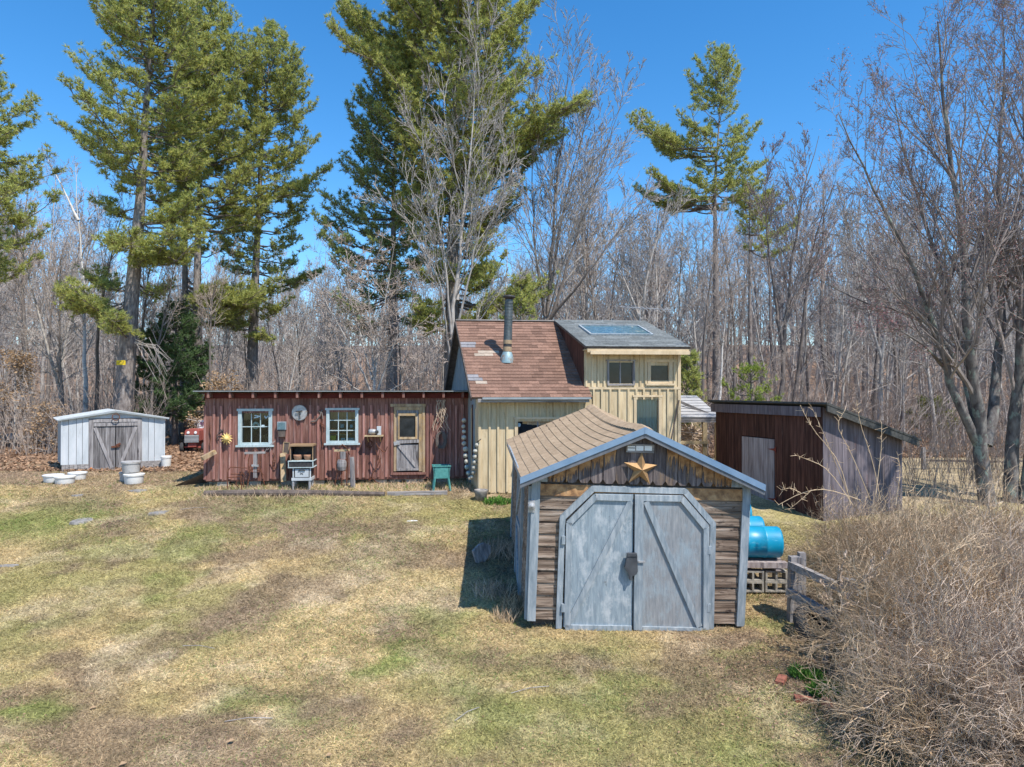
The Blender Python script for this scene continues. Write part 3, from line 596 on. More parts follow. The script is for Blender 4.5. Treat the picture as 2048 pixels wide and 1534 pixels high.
# stove pipe
bp = h(1018, 692, .95); vcp = .95; wcp = wE + sl * (vcp + .3)
u = HF.px(1014, 690, vcp)[0]; pb = HF.pt(u, vcp, wcp)
tw = HF.px(1018, 590, vcp)[1]; top = HF.pt(HF.px(1018.5, 590, vcp)[0], vcp, tw); H = top[2] - pb[2]; axp = nz(top - pb)
m = MB(); m.lathe(pb, [(.115, H * .30), (.105, H * .93)], 16, ax=axp); pipe = part(m, 'stove_pipe', 'duct', hs_, True)
m = MB()
for k in range(12): m.lathe(pb, [(.112, H * (.32 + .05 * k)), (.117, H * (.325 + .05 * k)), (.112, H * (.33 + .05 * k))], 16, ax=axp)
part(m, 'pipe_ring', 'duct', pipe, True)
m = MB(); m.lathe(pb, [(.116, H * .12), (.12, H * .16), (.113, H * .2)], 16, ax=axp); m.lathe(pb, [(.118, H * .24), (.116, H * .30)], 16, ax=axp); part(m, 'rust_band', 'duct_rust', pipe, True)
m = MB(); m.lathe(pb, [(.114, H * .19), (.112, H * .25)], 16, ax=axp); part(m, 'pipe_band', 'iron', pipe, True); m = MB(); m.lathe(pb, [(.001, H * 1.01), (.15, H * .99), (.17, H * .965), (.12, H * .95), (.09, H * .93), (.001, H * .9)], 16, ax=axp); part(m, 'pipe_cap', 'iron', pipe, True)
m = MB(); m.lathe(pb, [(.19, -.10), (.185, .03), (.15, .12), (.122, .2)], 18, ax=axp); part(m, 'pipe_boot', 'flash_cone', pipe, True)
# leaning rod
m = MB(); m.tube([HF.pt(*(lambda q: (q[0], -.08, q[1]))(h(1358, 800, -.08))), HF.pt(*(lambda q: (q[0], -.12, q[1]))(h(1341, 885, -.12)))], .018, 6)
part(m, 'downpipe', 'dark_trim', hs_)
# antenna
ab = HF.pt(h(1279, 648, 2.8)[0], 2.8, wR - .3)
an = thing('television_antenna', 'thin metal television antenna standing up behind the grey dormer roof', 'antenna', ab)
t0 = P(1281, 615, ab[1]); m = MB(); m.tube([ab, [t0[0], ab[1], t0[2]]], .014, 6); part(m, 'mast', 'steel', an)
l, r = P(1243, 611, ab[1]), P(1338, 622, ab[1]); l[1] += .3; r[1] -= .3
m = MB(); m.tube([l, r], .015, 6); part(m, 'boom', 'steel', an)
m = MB()
for k in range(11):
    c = l + (r - l) * (k + .3) / 11; L_ = .55 - .035 * k; m.tube([c - [.1 * L_, -L_ , -.12], c + [.1 * L_, -L_, -.12]], .007, 4)
part(m, 'element', 'steel', an)

# ------------------------------------------------------------------ front storage shed
SU = nz(np.array([1, .02, -.032])); SF = Frame(P(1055, 1235, 10.2), SU, (-.058, .996, .052), nz(np.array([.034, -.05, 1])))
s = lambda x, y, v=0: SF.px(x, y, v)
sh = thing('storage_shed', 'weathered wooden garden shed in front with big grey double doors and a tan shingled roof', 'shed', (SF.o[0], SF.o[1], zgf(SF.o[0], SF.o[1])))
SW = s(1487, 1150)[0]; SD = 4.05; ax, aw = s(1278, 856, -.2); el = s(1043, 950, -.2); er = s(1511, 968, -.2)
ax = SW / 2 - .02; aw = aw; eh = (el[1] + er[1]) / 2; eo = (er[0] - el[0]) / 2; slp = (aw - eh) / eo
rl = lambda u: aw - slp * abs(u - ax)
m = MB(); m.prism(SF, [(.03, .0), (SW - .03, 0), (SW - .03, rl(SW) - .1), (ax, aw - .13), (.03, rl(0) - .1)], .03, SD - .03); m.box(SF, .1, SW - .1, .1, SD - .1, -.3, -.01)
part(m, 'frame_body', 'dark_trim', sh)
def lap(m, fr, u0, u1, w0, w1, ex, top=None):
    n = int(math.ceil((w1 - w0) / ex))
    for k in range(n):
        a_ = w0 + k * ex + .003; b_ = min(w1, w0 + (k + 1) * ex); 
        cuts = [u0, u1]
        V = []
        for u in cuts: V += [fr.pt(u, -.028, a_), fr.pt(u, -.012, b_), fr.pt(u, .02, b_), fr.pt(u, .02, a_)]
        m.add(V, [[0, 4, 5, 1], [1, 5, 6, 2], [3, 7, 4, 0], [0, 1, 2, 3], [7, 6, 5, 4]])
wg = s(1100, 962)[1]
m = MB(); lap(m, SF, .1, SW - .07, 0, wg - .03, .184); part(m, 'siding', 'lap_wood', sh)
m = MB(); V = []; lap(m, SF, .1, SW - .07, wg - .21, wg - .04, .17); 
for q in m.V: q += -.004 * SF.V
part(m, 'top_board', 'lap_orange', sh)
SL = SF.left(); SR = SF.right(SW)
m = MB(); lap(m, SL, .05, SD - .05, 0, 1.98, .184); lap(m, SR, .05, SD - .05, 0, 1.98, .184); part(m, 'side_siding', 'lap_wood', sh)
SB = Frame(SF.pt(SW, SD, 0), -SF.U, -SF.V, SF.W); m = MB(); lap(m, SB, .05, SW - .05, 0, 2.0, .184); part(m, 'back_siding', 'lap_wood', sh)
for (x0, x1, m_) in ((0, .115, 0), (SW - .085, SW + .01, 0)):
    m = MB(); m.box(SF, x0 - .01, x1, -.055, .02, -.02, wg + .05); part(m, 'corner_trim', 'blue_trim', sh)
for fr_ in (SL, SR):
    for v0 in (.0, SD - .1):
        m = MB(); m.box(fr_, v0, v0 + .1, -.045, .0, -.02, 1.98); part(m, 'corner_trim', 'blue_trim', sh)
# side door on the left wall
m = MB(); m.box(SL, 1.1, 1.2, -.07, -.0, -.05, 1.95).box(SL, 2.1, 2.2, -.07, 0, -.05, 1.95).box(SL, 1.2, 2.1, -.07, 0, 1.85, 1.95); sdr = part(m, 'side_door_frame', 'blue_trim', sh)
m = MB(); planks(m, SL, 1.2, 2.1, -.05, 1.84, .2, -.05, 0); part(m, 'side_door', 'grey_wood', sh)
m = MB(); m.bar(SL, (1.22, .1), (2.08, .9), .09, -.08, -.055).bar(SL, (1.22, 1.0), (2.08, 1.0), .09, -.075, -.055); m.bar(SL, (2.08, 1.1), (1.22, 1.8), .09, -.08, -.055); part(m, 'brace', 'blue_trim', sdr)
# gable boards with dog-eared feet
m = MB(); gx = [s(x, 930)[0] for x in (1095, 1106, 1131, 1156, 1180, 1205, 1230, 1253, 1280, 1304, 1329, 1353, 1376, 1401, 1425, 1447, 1461)]
for a_, b_ in zip(gx[:-1], gx[1:]):
    g_ = .004; c_ = (b_ - a_) * .22; wb = wg - .0
    m.prism(SF, [(a_ + g_, wb + .06), (a_ + g_ + c_, wb), (b_ - g_ - c_, wb), (b_ - g_, wb + .06), (b_ - g_, max(wb + .07, rl(b_) - .07)), (a_ + g_, max(wb + .07, rl(a_) - .07))] if not a_ < ax < b_ else
            [(a_ + g_, wb + .06), (a_ + g_ + c_, wb), (b_ - g_ - c_, wb), (b_ - g_, wb + .06), (b_ - g_, rl(b_) - .07), (ax, aw - .07), (a_ + g_, rl(a_) - .07)], -.065 - .01 * random.random(), -.03)
gmat = M['gable_wood']
t = gmat.node_tree
part(m, 'gable_boards', 'gable_wood', sh)
# weathered orange upper ends of the boards under the rake
m = MB()
rs = random.Random(4); _cut = 0
for a_, b_ in zip(gx[:-1], gx[1:]):
    mid = (a_ + b_) / 2
    if abs(mid - ax) < .42:
        if m.V and mid > ax - .1 and not _cut: part(m, 'unfaded_wood', 'lap_orange', sh); m = MB(); _cut = 1
        continue
    n = 15; us = [a_ + .006 + (b_ - a_ - .012) * k / n for k in range(n + 1)]
    low = [rl(u) - .07 - rs.uniform(.10, .26) * (1.2 if abs(mid - ax) < 1.2 else .8) for u in us]
    low = [max(l_, wg + .01) for l_ in low]
    m.prism(SF, [(u, l_) for u, l_ in zip(us, low)] + [(us[-1], max(wg + .03, rl(us[-1]) - .071)), (us[0], max(wg + .03, rl(us[0]) - .071))], -.0785, -.05)
part(m, 'unfaded_wood', 'lap_orange', sh)
m = MB(); m.prism(SF, [(el[0] + .04, wg - .0), (gx[0], wg), (gx[0], rl(gx[0]) - .06), (el[0] + .04, rl(el[0] + .04) - .06)], -.06, -.02); part(m, 'soffit_return', 'blue_trim', sh); m = MB(); m.prism(SF, [(gx[-1], wg), (er[0] - .1, wg - .0), (er[0] - .04, rl(er[0] - .04) - .06), (gx[-1], rl(gx[-1]) - .06)], -.06, -.02); part(m, 'soffit_return', 'blue_trim', sh)
# roof
ov = -.2
def sagf(s_, t_): return -.10 * sin(pi * min(1, max(0, s_))) * (.4 + .6 * t_)
L0, L1 = SF.pt(el[0], ov, rl(el[0])), SF.pt(el[0], SD + .15, rl(el[0])); R0, R1 = SF.pt(2 * ax - el[0], ov, rl(el[0])), SF.pt(2 * ax - el[0], SD + .15, rl(el[0])); T0, T1 = SF.pt(ax, ov, aw), SF.pt(ax, SD + .15, aw)
m = MB(); N_ = 10
for k in range(N_):
    for (E0_, E1_) in ((L0, L1), (R0, R1)):
        f = lambda e, g, q: e * (1 - q) + g * q; q0, q1 = k / N_, (k + 1) / N_
        slab(m, [f(E0_, E1_, q0) + [0, 0, sagf(q0, 0)], f(E0_, E1_, q1) + [0, 0, sagf(q1, 0)], f(T0, T1, q1) + [0, 0, sagf(q1, 1)], f(T0, T1, q0) + [0, 0, sagf(q0, 1)]], .03)
rf = part(m, 'roof', 'shingle_edge', sh)
m = MB(); shingles(m, L0, L1, T1, T0, .145, .32, .011, 8, sag=sagf); shingles(m, R1, R0, T0, T1, .145, .32, .011, 9, sag=sagf)
for k in range(24):
    q = k / 24; p = T0 * (1 - q) + T1 * q + [0, 0, sagf(q, 1)]; p2 = T0 * (1 - q - .06) + T1 * (q + .06) + [0, 0, sagf(q, 1) + .02]
    for sg in (-1, 1): m.add([p + [0, 0, .02], p2 + [0, 0, .02], p2 + [sg * .13, 0, -.13 * slp + .02], p + [sg * .13, 0, -.13 * slp + .02]], [[0, 1, 2, 3]])
part(m, 'shingles', 'shingle_tan', rf)
def rake(m, d, t0, t1, v0, v1):
    m.prism(SF, [(el[0] - .02, rl(el[0] - .02) - t1), (ax, aw - t1), (ax, aw - t0), (el[0] - .02, rl(el[0] - .02) - t0)], v0, v1)
    m.prism(SF, [(ax, aw - t1), (2 * ax - el[0] + .02, rl(el[0] - .02) - t1), (2 * ax - el[0] + .02, rl(el[0] - .02) - t0), (ax, aw - t0)], v0, v1)
m = MB(); rake(m, 0, -.02, .075, ov - .03, ov - .018); m.prism(SF, [(ax - .01, aw - .08), (ax + .01, aw - .08), (ax + .01, aw + .01), (ax - .01, aw + .01)], ov - .036, ov - .03); part(m, 'drip_flashing', 'flashing', rf)
m = MB(); rake(m, 0, .0, .14, ov - .017, ov + .01); part(m, 'rake_board', 'rake_grey', rf)
m = MB(); rake(m, 0, .06, .09, ov + .01, 0.0); part(m, 'soffit', 'dark_trim', rf)
m = MB(); m.beam((L0 + [.02, 0, -.06]), (L1 + [.02, 0, -.06]), .025, .11); m.beam((R0 + [-.02, 0, -.06]), (R1 + [-.02, 0, -.06]), .025, .11); part(m, 'fascia', 'blue_trim', rf)
# gable vent
m = MB(); a_, b_ = s(1252, 904, -.08), s(1308, 889, -.08); m.box(SF, a_[0], b_[0], -.10, -.05, a_[1], b_[1]); vt = part(m, 'gable_vent', 'grey_wood_h', sh)
for x0, x1 in ((1255, 1270), (1272, 1287), (1289, 1304)):
    m = MB()
    if x0 == 1255: p, q = s(x0, 894.5, -.105), s(x1, 892, -.105); m.box(SF, p[0], q[0], -.107, -.1005, p[1], q[1]); p, q = s(x0, 901, -.105), s(x1, 897, -.105); m.box(SF, p[0], q[0], -.107, -.1005, p[1], q[1])
    else: p, q = s(x0, 901, -.105), s(x1, 892, -.105); m.box(SF, p[0], q[0], -.107, -.1005, p[1], q[1])
    part(m, 'vent_panel', 'white_paint', vt)
# doors
S = lambda x, y: np.array(s(x, y, -.06))
m = MB(); pts = [S(1117, 1255), S(1125, 1035), S(1186, 977), S(1369, 982), S(1425, 1047), S(1420, 1262)]
for p, q in zip(pts[:-1], pts[1:]): m.bar(SF, p, q + (q - p) * .0, .085, -.075, -.02)
for p in pts[1:-1]: m.prism(SF, [p + np.array([cos(k * pi / 4), sin(k * pi / 4)]) * .0435 for k in range(8)], -.0755, -.02)
part(m, 'door_frame', 'blue_trim', sh)
def leaf(out, boards, bracept, mtl, seed):
    m = MB(); m.prism(SF, out, -.068, -.03); lf = part(m, 'door', mtl, sh)
    m = MB()
    for p, q in boards: m.bar(SF, p, q, .085, -.098, -.0685)
    part(m, 'door_trim', 'blue_trim', lf)
    m = MB(); m.bar(SF, bracept[0], bracept[1], .085, -.095, -.0685); part(m, 'brace', 'blue_trim', lf)
    return lf
S2 = lambda x, y: np.array(s(x, y, -.09))
L_ = [S(1263, 1257), S(1126, 1252), S(1133, 1043), S(1190, 987), S(1266, 988)]
dl1 = leaf(L_, [(S2(1134, 1253), S2(1138, 1045)), (S2(1137, 1047), S2(1191, 993)), (S2(1191, 994), S2(1262, 996)), (S2(1130, 1254), S2(1262, 1256))], (S2(1136, 1246), S2(1261, 1003)), 'door_blue', 1)
L_ = [S(1265, 1257), S(1269, 988), S(1365, 990), S(1418, 1050), S(1414, 1259)]
dl2 = leaf(L_, [(S2(1411, 1258), S2(1412, 1055)), (S2(1412, 1056), S2(1364, 997)), (S2(1362, 997), S2(1284, 996)), (S2(1275, 1257), S2(1410, 1260))], (S2(1292, 1003), S2(1398, 1252)), 'door_grey', 2)
m = MB(); m.bar(SF, S2(1275, 1258), S2(1278, 990), .125, -.105, -.0685); part(m, 'centre_stile', 'blue_trim', dl2)
m = MB(); q = [s(x, y, -.12) for x, y in ((1253, 1109), (1273, 1109), (1274, 1141), (1271, 1147), (1263, 1150), (1262, 1158), (1258, 1158), (1257, 1148), (1248, 1133), (1252, 1116))]; m.prism(SF, q, -.15, -.107); m.prism(SF, [s(1254, 1112, -.15), s(1274, 1112, -.15), s(1273, 1106, -.15), s(1254, 1106, -.15)], -.16, -.107); part(m, 'lock_cover', 'black_rubber', dl2)
m = MB(); a_ = s(1276, 1123, -.12); m.box(SF, a_[0], a_[0] + .1, -.125, -.1, a_[1] - .012, a_[1] + .012); part(m, 'hasp', 'steel', dl2)
for x, y, l_ in ((1127, 1080, 0), (1126, 1215, 0), (1419, 1100, 1), (1417, 1215, 1)):
    a_ = s(x, y, -.1); m = MB(); m.box(SF, a_[0] - .025, a_[0] + .025, -.103, -.07, a_[1] - .06, a_[1] + .06); part(m, 'hinge', 'blue_trim', dl2 if l_ else dl1)
# five-point tin star
c = np.array(s(1281, 938, -.1)); ro, ri = .265, .105; V = [SF.pt(c[0], -.20, c[1])]; 
for k in range(10):
    an_ = pi / 2 + k * pi / 5 - .04; r_ = ro if k % 2 == 0 else ri; V.append(SF.pt(c[0] + r_ * cos(an_), -.095, c[1] + r_ * sin(an_)))
V.append(SF.pt(c[0], -.085, c[1]))
m = MB(); m.add(V, [[0, 1 + k, 1 + (k + 1) % 10] for k in range(10)] + [[11, 1 + (k + 1) % 10, 1 + k] for k in range(10)])
tag(m.build('star_ornament', 'star_gold'), 'large five-pointed copper-coloured tin star on the gable above the double doors', 'star')
# lichen-covered knob plate on the left corner post
m = MB(); c = s(1063, 1011, -.06); m.lathe(SF.pt(c[0], -.055, c[1]), [(.001, .07), (.05, .05), (.055, 0)], 12, ax=-SF.V); m.box(SF, c[0] - .05, c[0] + .05, -.065, -.055, c[1] - .1, c[1] + .08)
tag(m.build('thermometer', 'steel'), 'small round weathered thermometer on the left corner post of the front shed', 'thermometer')

# ------------------------------------------------------------------ white metal shed
o = P(124, 930, 20.5); a = R(27)
WF = Frame(o, (cos(a), sin(a), 0), (-.60, .80, 0)); q_ = lambda x, y, v=0: WF.px(x, y, v)
ws = thing('metal_shed', 'white metal garden shed with a low gabled roof and grey wooden double doors', 'shed', (o[0], o[1], zgf(o[0], o[1])))
WW = q_(329, 880)[0]; WH = q_(124, 838)[1]; pk = q_(233, 823)[1]; mid = q_(231, 880)[0]; WD = 1.75
m = MB(); da, db = q_(178, 900)[0], q_(284, 900)[0]
planks(m, WF, 0, da, 0, WH, .18, 0, .02, gap=.01); planks(m, WF, db, WW, 0.02, WH, .18, 0, .02, gap=.01)
m.prism(WF, [(0, WH), (WW, WH), (mid, pk)], 0, .02); part(m, 'front_wall', 'white_metal', ws)
m = MB(); planks(m, WF.left(), 0.02, WD, 0, WH, .2, 0, .02); m.box(WF, WW - .02, WW, .02, WD, 0, WH); m.box(WF, .02, WW - .02, WD - .02, WD, 0, WH); part(m, 'side_wall', 'blue_metal', ws)
m = MB(); m.box(WF, -.02, .02, -.02, .05, 0, WH).box(WF, WW - .02, WW + .02, -.02, .05, 0, WH); part(m, 'corner_trim', 'white_metal', ws)
m = MB()
for (e, t_) in ((-.12, 1), (WW + .12, -1)):
    n = 6
    A0, A1 = WF.pt(e, -.1, WH - .03), WF.pt(e, WD + .1, WH - .03); T_0, T_1 = WF.pt(mid, -.1, pk + .03), WF.pt(mid, WD + .1, pk + .03)
    slab(m, [A0, A1, T_1, T_0], .02)
    for k in range(n + 1): f = k / n; m.beam(A0 * (1 - f) + A1 * f + [0, 0, .012], T_0 * (1 - f) + T_1 * f + [0, 0, .012], .03, .02)
part(m, 'roof', 'roof_metal', ws)
m = MB(); m.bar(WF, (-.12, WH - .035), (mid, pk + .0), .05, -.115, -.1).bar(WF, (WW + .12, WH - .035), (mid, pk + .0), .05, -.115, -.1); part(m, 'rake_trim', 'blue_metal', ws)
m = MB(); wdn = q_(230, 943)[1]; m.box(WF, da, da + .12, -.03, .03, wdn - .02, WH - .02).box(WF, db - .12, db, -.03, .03, wdn, WH - .02).box(WF, da + .12, db - .12, -.03, .03, WH - .12, WH - .02); part(m, 'door_frame', 'grey_wood', ws)
m = MB(); planks(m, WF, -.0, da, -.16, -.0, .1, .0, .03, jb=.05); m.box(WF, db, WW, -.03, .02, -.22, .02); part(m, 'skirt_board', 'grey_wood_h', ws)
dmid = (da + db) / 2
for (x0, x1, b0, b1) in ((da + .125, dmid - .01, (da + .16, WH - .28), (dmid - .1, wdn + .13)), (dmid + .01, db - .125, (db - .16, WH - .28), (dmid + .1, wdn + .13))):
    m = MB(); planks(m, WF, x0, x1, wdn + .03, WH - .125, .14, -.01, .02); dlw = part(m, 'door', 'grey_wood_dark', ws)
    m = MB(); m.box(WF, x0, x1, -.045, -.012, WH - .24, WH - .14); m.box(WF, x0 - .08, x1, -.05, -.012, wdn + .02, wdn + .13); m.bar(WF, b0, b1, .09, -.04, -.014); part(m, 'brace', 'grey_wood', dlw)
m = MB(); c = q_(232, 892); m.bar(WF, (c[0] - .12, c[1] - .02), (c[0] + .1, c[1]), .05, -.07, -.02).bar(WF, (c[0] - .0, c[1] + .02), (c[0] + .12, c[1] + .08), .05, -.08, -.02); part(m, 'hasp', 'rust', ws)
m = MB(); c = q_(231, 834); 
pts = [WF.pt(c[0] + .1 * cos(t_), -.13, c[1] + .1 * sin(t_)) for t_ in np.linspace(0, 2 * pi, 13)]; m.tube(pts, .014, 5, cap=False)
tag(m.build('ring_wreath', 'rust'), 'small faded ring wreath at the peak of the white metal shed', 'wreath')
m = MB(); c = q_(183, 941, -.08)
for k in range(5):
    an_ = k * 2 * pi / 5 + .3; m.blob(WF.pt(c[0] + .05 * cos(an_), -.07, c[1] + .05 * sin(an_)), .045, k, 8, 6, sq=(1, .4, 1))
tag(m.build('orange_flower', 'item_orange'), 'small orange flower ornament at the bottom left corner of the metal shed door', 'ornament')

# ------------------------------------------------------------------ dark brown plank shed
o = P(1645, 1045, 15.1); BF = Frame(o, nz(np.array([-.34, .94, 0])), nz(np.array([.94, .34, 0]))); BL = 3.8; BR = 2.28
bt = lambda x, y, v=0: BF.px(x, y, v)
BHt = bt(1640, 812)[1]; bs = thing('plank_shed', 'dark brown plank shed with a slanting tar paper roof and a bleached plank door', 'shed', (o[0], o[1], zgf(o[0], o[1])))
RB = Frame(o, BF.V, BF.U)     # right face: u to the right, v into the shed
rb = lambda x, y, v=0: RB.px(x, y, v)
BR = rb(1803, 900)[0]; hR = rb(1803, 873)[1]
dd = [bt(1484, 1012)[0], bt(1549, 1012)[0], bt(1549, 1024)[1], bt(1549, 877)[1]]
opd = (min(dd[:2]), max(dd[:2]), dd[2], dd[3])
m = MB(); planks(m, BF, 0, BL, 0, BHt - .02, .26, 0, .03, ops=[opd], jb=.05, jv=.01); part(m, 'front_wall', 'brown_wood', bs)
tp = lambda u: BHt + .0 + (hR - BHt) * u / BR
m = MB(); planks(m, RB, 0, BR, 0, 2.5, .18, 0, .03, top=lambda u: tp(u) - .02, jb=.05, jv=.01); part(m, 'side_wall', 'violet_wood', bs)
m = MB(); m.box(BF, BL - .03, BL, .03, BR - .03, 0, hR); m.box(RB, BR - .03, BR, .03, BL - .03, 0, hR - .03); part(m, 'back_wall', 'brown_wood', bs)
m = MB(); planks(m, BF, opd[0] + .01, opd[1] - .01, opd[2], opd[3] - .02, .19, -.02, .02, jv=.002); dr = part(m, 'door', 'door_plank', bs)
for y in (899, 999):
    c = bt(1548, y, -.03); m = MB(); m.prism(BF, [(c[0] - .06, c[1] - .08), (c[0] + .0, c[1] - .03), (c[0] + .24, c[1]), (c[0] + .0, c[1] + .03), (c[0] - .06, c[1] + .08)], -.035, -.021); part(m, 'hinge', 'red_iron', dr)
m = MB(); m.box(BF, -.02, BL + .1, -.09, -.06, BHt - .24, BHt - .02); part(m, 'fascia', 'violet_wood', bs)
m = MB()
n = 5
for k in range(n):
    f0, f1 = -.12 + (BR + .42) * k / n, -.12 + (BR + .42) * (k + 1) / n + .04
    slab(m, [RB.pt(f0, -.25, tp(f0) + .05), RB.pt(f1, -.25, tp(f1) + .05), RB.pt(f1, BL + .2, tp(f1) + .05), RB.pt(f0, BL + .2, tp(f0) + .05)], .045)
roof = part(m, 'roof', 'tar', bs)
m = MB(); 
for v in (-.12,): m.prism(RB, [(-.1, tp(-.1) - .14), (BR + .25, tp(BR + .25) - .14), (BR + .25, tp(BR + .25) + .0), (-.1, tp(-.1) + .0)], -.24, -.21)
for k in range(6): f0 = .1 + k * .5; 
part(m, 'rafter', 'tar', roof)
m = MB()
for (u, v) in ((.15, .15), (1.3, .2), (2.5, .2), (3.5, .2), (.2, 1.9), (3.5, 1.9)): p = BF.pt(u, v, 0); m.blob([p[0], p[1], p[2] - .22], .24, int(u * 9), sq=(1.2, 1, 1.1))
m.beam(BF.pt(.1, .15, -.05), BF.pt(BL, .15, -.05), .12, .1)
part(m, 'foundation', 'stone', bs)
m = MB(); p = P(1548, 1022, 16.4); m.beam(P(1552, 1036, 16.2), P(1537, 1018, 16.9), .16, .05); part(m, 'step_board', 'blue_trim', bs)

# ------------------------------------------------------------------ open porch behind the yellow house
YP = 20.0; pf = Frame(P(1360, 900, YP)); g = lambda x, y: pf.px(x, y)
pr = thing('open_porch', 'open wooden porch with a slatted white roof on the right of the yellow house', 'porch', pf.o)
m = MB(); n = 9
A0, A1, B1, B0 = P(1352, 834, YP), P(1442, 834, YP), P(1392, 790, YP + 1.7), P(1340, 790, YP + 1.7)
for k in range(8):
    f = k / 8; f2 = (k + .82) / 8; L = lambda t: A0 * (1 - t) + B0 * t; R_ = lambda t: A1 * (1 - t) + B1 * t
    slab(m, [L(f), R_(f), R_(f2) + [0, 0, .0], L(f2)], .03)
part(m, 'slatted_roof', 'plastic_grey', pr)
m = MB(); m.beam(P(1352, 840, YP + .05), P(1438, 840, YP + .05), .06, .14)
m.beam(P(1352, 800, YP + .9), P(1440, 838, YP + .1), .05, .08); part(m, 'beam', 'grey_wood_h', pr)
for x, yy, b_ in ((1409, YP, 910), (1434, YP + .2, 905), (1392, YP + 1.6, 900)):
    m = MB(); e = P(x, 845, yy); m.beam([e[0], yy, zgf(e[0], yy)], e, .12, .12, up=(0, 1, 0)); part(m, 'post', 'pale_wood', pr)
m = MB(); m.beam(P(1352, 885, YP - .07), P(1416, 885, YP - .07), .06, .09); m.beam(P(1352, 872, YP + 1.5), P(1405, 872, YP + 1.5), .06, .06); part(m, 'rail', 'pale_wood', pr)
m = MB()
for k in range(3): m.beam(P(1386 + 8 * k, 846, YP), P(1408, 862, YP) if k == 0 else P(1409, 846, YP), .05, .05)
part(m, 'bracket', 'pale_wood', pr)
m = MB(); rs = np.random.default_rng(3)
for k in range(60): a_ = P(rs.uniform(1358, 1392), rs.uniform(858, 885), 20.9 + rs.uniform(0, 1.5)); d = nz(rs.normal(size=3) * [1, .4, .35]) * .5; m.tube([a_ - d, a_ + d], .018, 4)
tag(m.build('brush_pile', 'bush_grey'), 'pile of cut branches lying behind the porch rail', 'brush pile')
#--SECTION-OBJECTS
# ------------------------------------------------------------------ things on and in front of the red wall
def solo(m, name, mt, label, cat, group=None, kind=None, smooth=False): return tag(m.build(name, mt, smooth=smooth), label, cat, group, kind)
def rt(pts, v, r, k=6): return [rp(x, y, v) for x, y in pts], r, k
def rtube(m, pts, v, r, k=6): m.tube([rp(x, y, v) for x, y in pts], r, k); return m
c = rp(453, 877, -.12); m = MB(); V = [c + [0, -.03, 0]]; n = 12
for k in range(2 * n): r_ = .17 if k % 2 == 0 else .095; V.append(c + np.array([r_ * cos(k * pi / n), .02, r_ * sin(k * pi / n)]))
V.append(c + [0, .04, 0]); m.add(V, [[0, 1 + k, 1 + (k + 1) % (2 * n)] for k in range(2 * n)] + [[2 * n + 1, 1 + (k + 1) % (2 * n), 1 + k] for k in range(2 * n)])
st = thing('sun_ornament', 'golden sun shaped ornament with pointed rays on the left end of the red wall', 'ornament', c)
part(m, 'rays', 'gold', st); m = MB(); m.lathe(c, [(.001, .07), (.04, .06), (.07, .03), (.075, .01)], 16, ax=(0, -1, 0)); part(m, 'face', 'gold', st, True)
m = MB(); c = rp(599, 825.5, -.07); n = 36; V = [c + [0, -.006, 0]]
for k in range(2 * n): r_ = .215 if k % 2 == 0 else .19; V.append(c + np.array([r_ * cos(k * pi / n), 0, r_ * sin(k * pi / n)]))
V.append(c + [0, .006, 0]); m.add(V, [[0, 1 + k, 1 + (k + 1) % (2 * n)] for k in range(2 * n)] + [[2 * n + 1, 1 + (k + 1) % (2 * n), 1 + k] for k in range(2 * n)])
sb = thing('saw_blade', 'round steel circular saw blade with a hammer on it, hung on the red wall', 'saw blade', c)
part(m, 'blade', 'steel', sb); m = MB(); m.beam(rp(598, 823, -.1), rp(600, 838, -.1), .02, .02); m.beam(rp(592, 823, -.11), rp(604, 822, -.11), .03, .03); part(m, 'hammer', 'iron', sb)
bx = thing('wall_lantern', 'blue and dark box lantern mounted on the red wall right of the first window', 'lantern', rp(565, 872, -.1))
m = MB(); p, q = RF.px(557, 859), RF.px(574, 843); m.box(RF, p[0], q[0], -.14, -.02, p[1], q[1]); part(m, 'hood', 'blue_trim', bx); m = MB(); m.box(RF, p[0] + .015, q[0] - .015, -.146, -.141, p[1] + .01, q[1] - .02); part(m, 'pane', 'skylight', bx)
m = MB(); p, q = RF.px(559, 873), RF.px(572, 859); m.box(RF, p[0], q[0], -.12, -.02, p[1], q[1] - .002, tp=-.01); part(m, 'base', 'dark_trim', bx)
# cook stove
st = thing('cook_stove', 'old blue-grey enamel cook stove with a warming cabinet standing against the red wall', 'stove', [*rp(604, 968, -.5)[:2], zgf(*rp(604, 968, -.5)[:2])])
KF = Frame(RF.pt(0, -.62, 0), RF.U, RF.V); kp = lambda x, y: KF.px(x, y)
def kbox(m, x0, y0, x1, y1, v0, v1): p, q = kp(x0, y1), kp(x1, y0); m.box(KF, p[0], q[0], v0, v1, p[1], q[1]); return m
gz = st.location[2] - KF.o[2]
m = MB(); kbox(m, 587, 936, 622, 961, 0, .42); part(m, 'oven_body', 'iron', st)
m = MB(); kbox(m, 591, 938, 618, 954, -.02, -.001); od = part(m, 'oven_door', 'white_metal', st)
m = MB(); m.tube([KF.pt(*(lambda q: (q[0], -.04, q[1]))(kp(x, y))) for x, y in ((598, 941), (600, 939.5), (609, 939.5), (611, 941))], .012, 6); m.bar(KF, kp(601, 945), kp(607, 949), .012, -.025, -.021).bar(KF, kp(607, 945), kp(601, 949), .012, -.025, -.021); part(m, 'handle', 'iron', od)
m = MB(); kbox(m, 584, 955, 624, 961, -.03, .43); kbox(m, 586, 934, 588.5, 955, -.015, .0); kbox(m, 620, 934, 622.5, 955, -.015, .0); part(m, 'base_trim', 'white_metal', st)
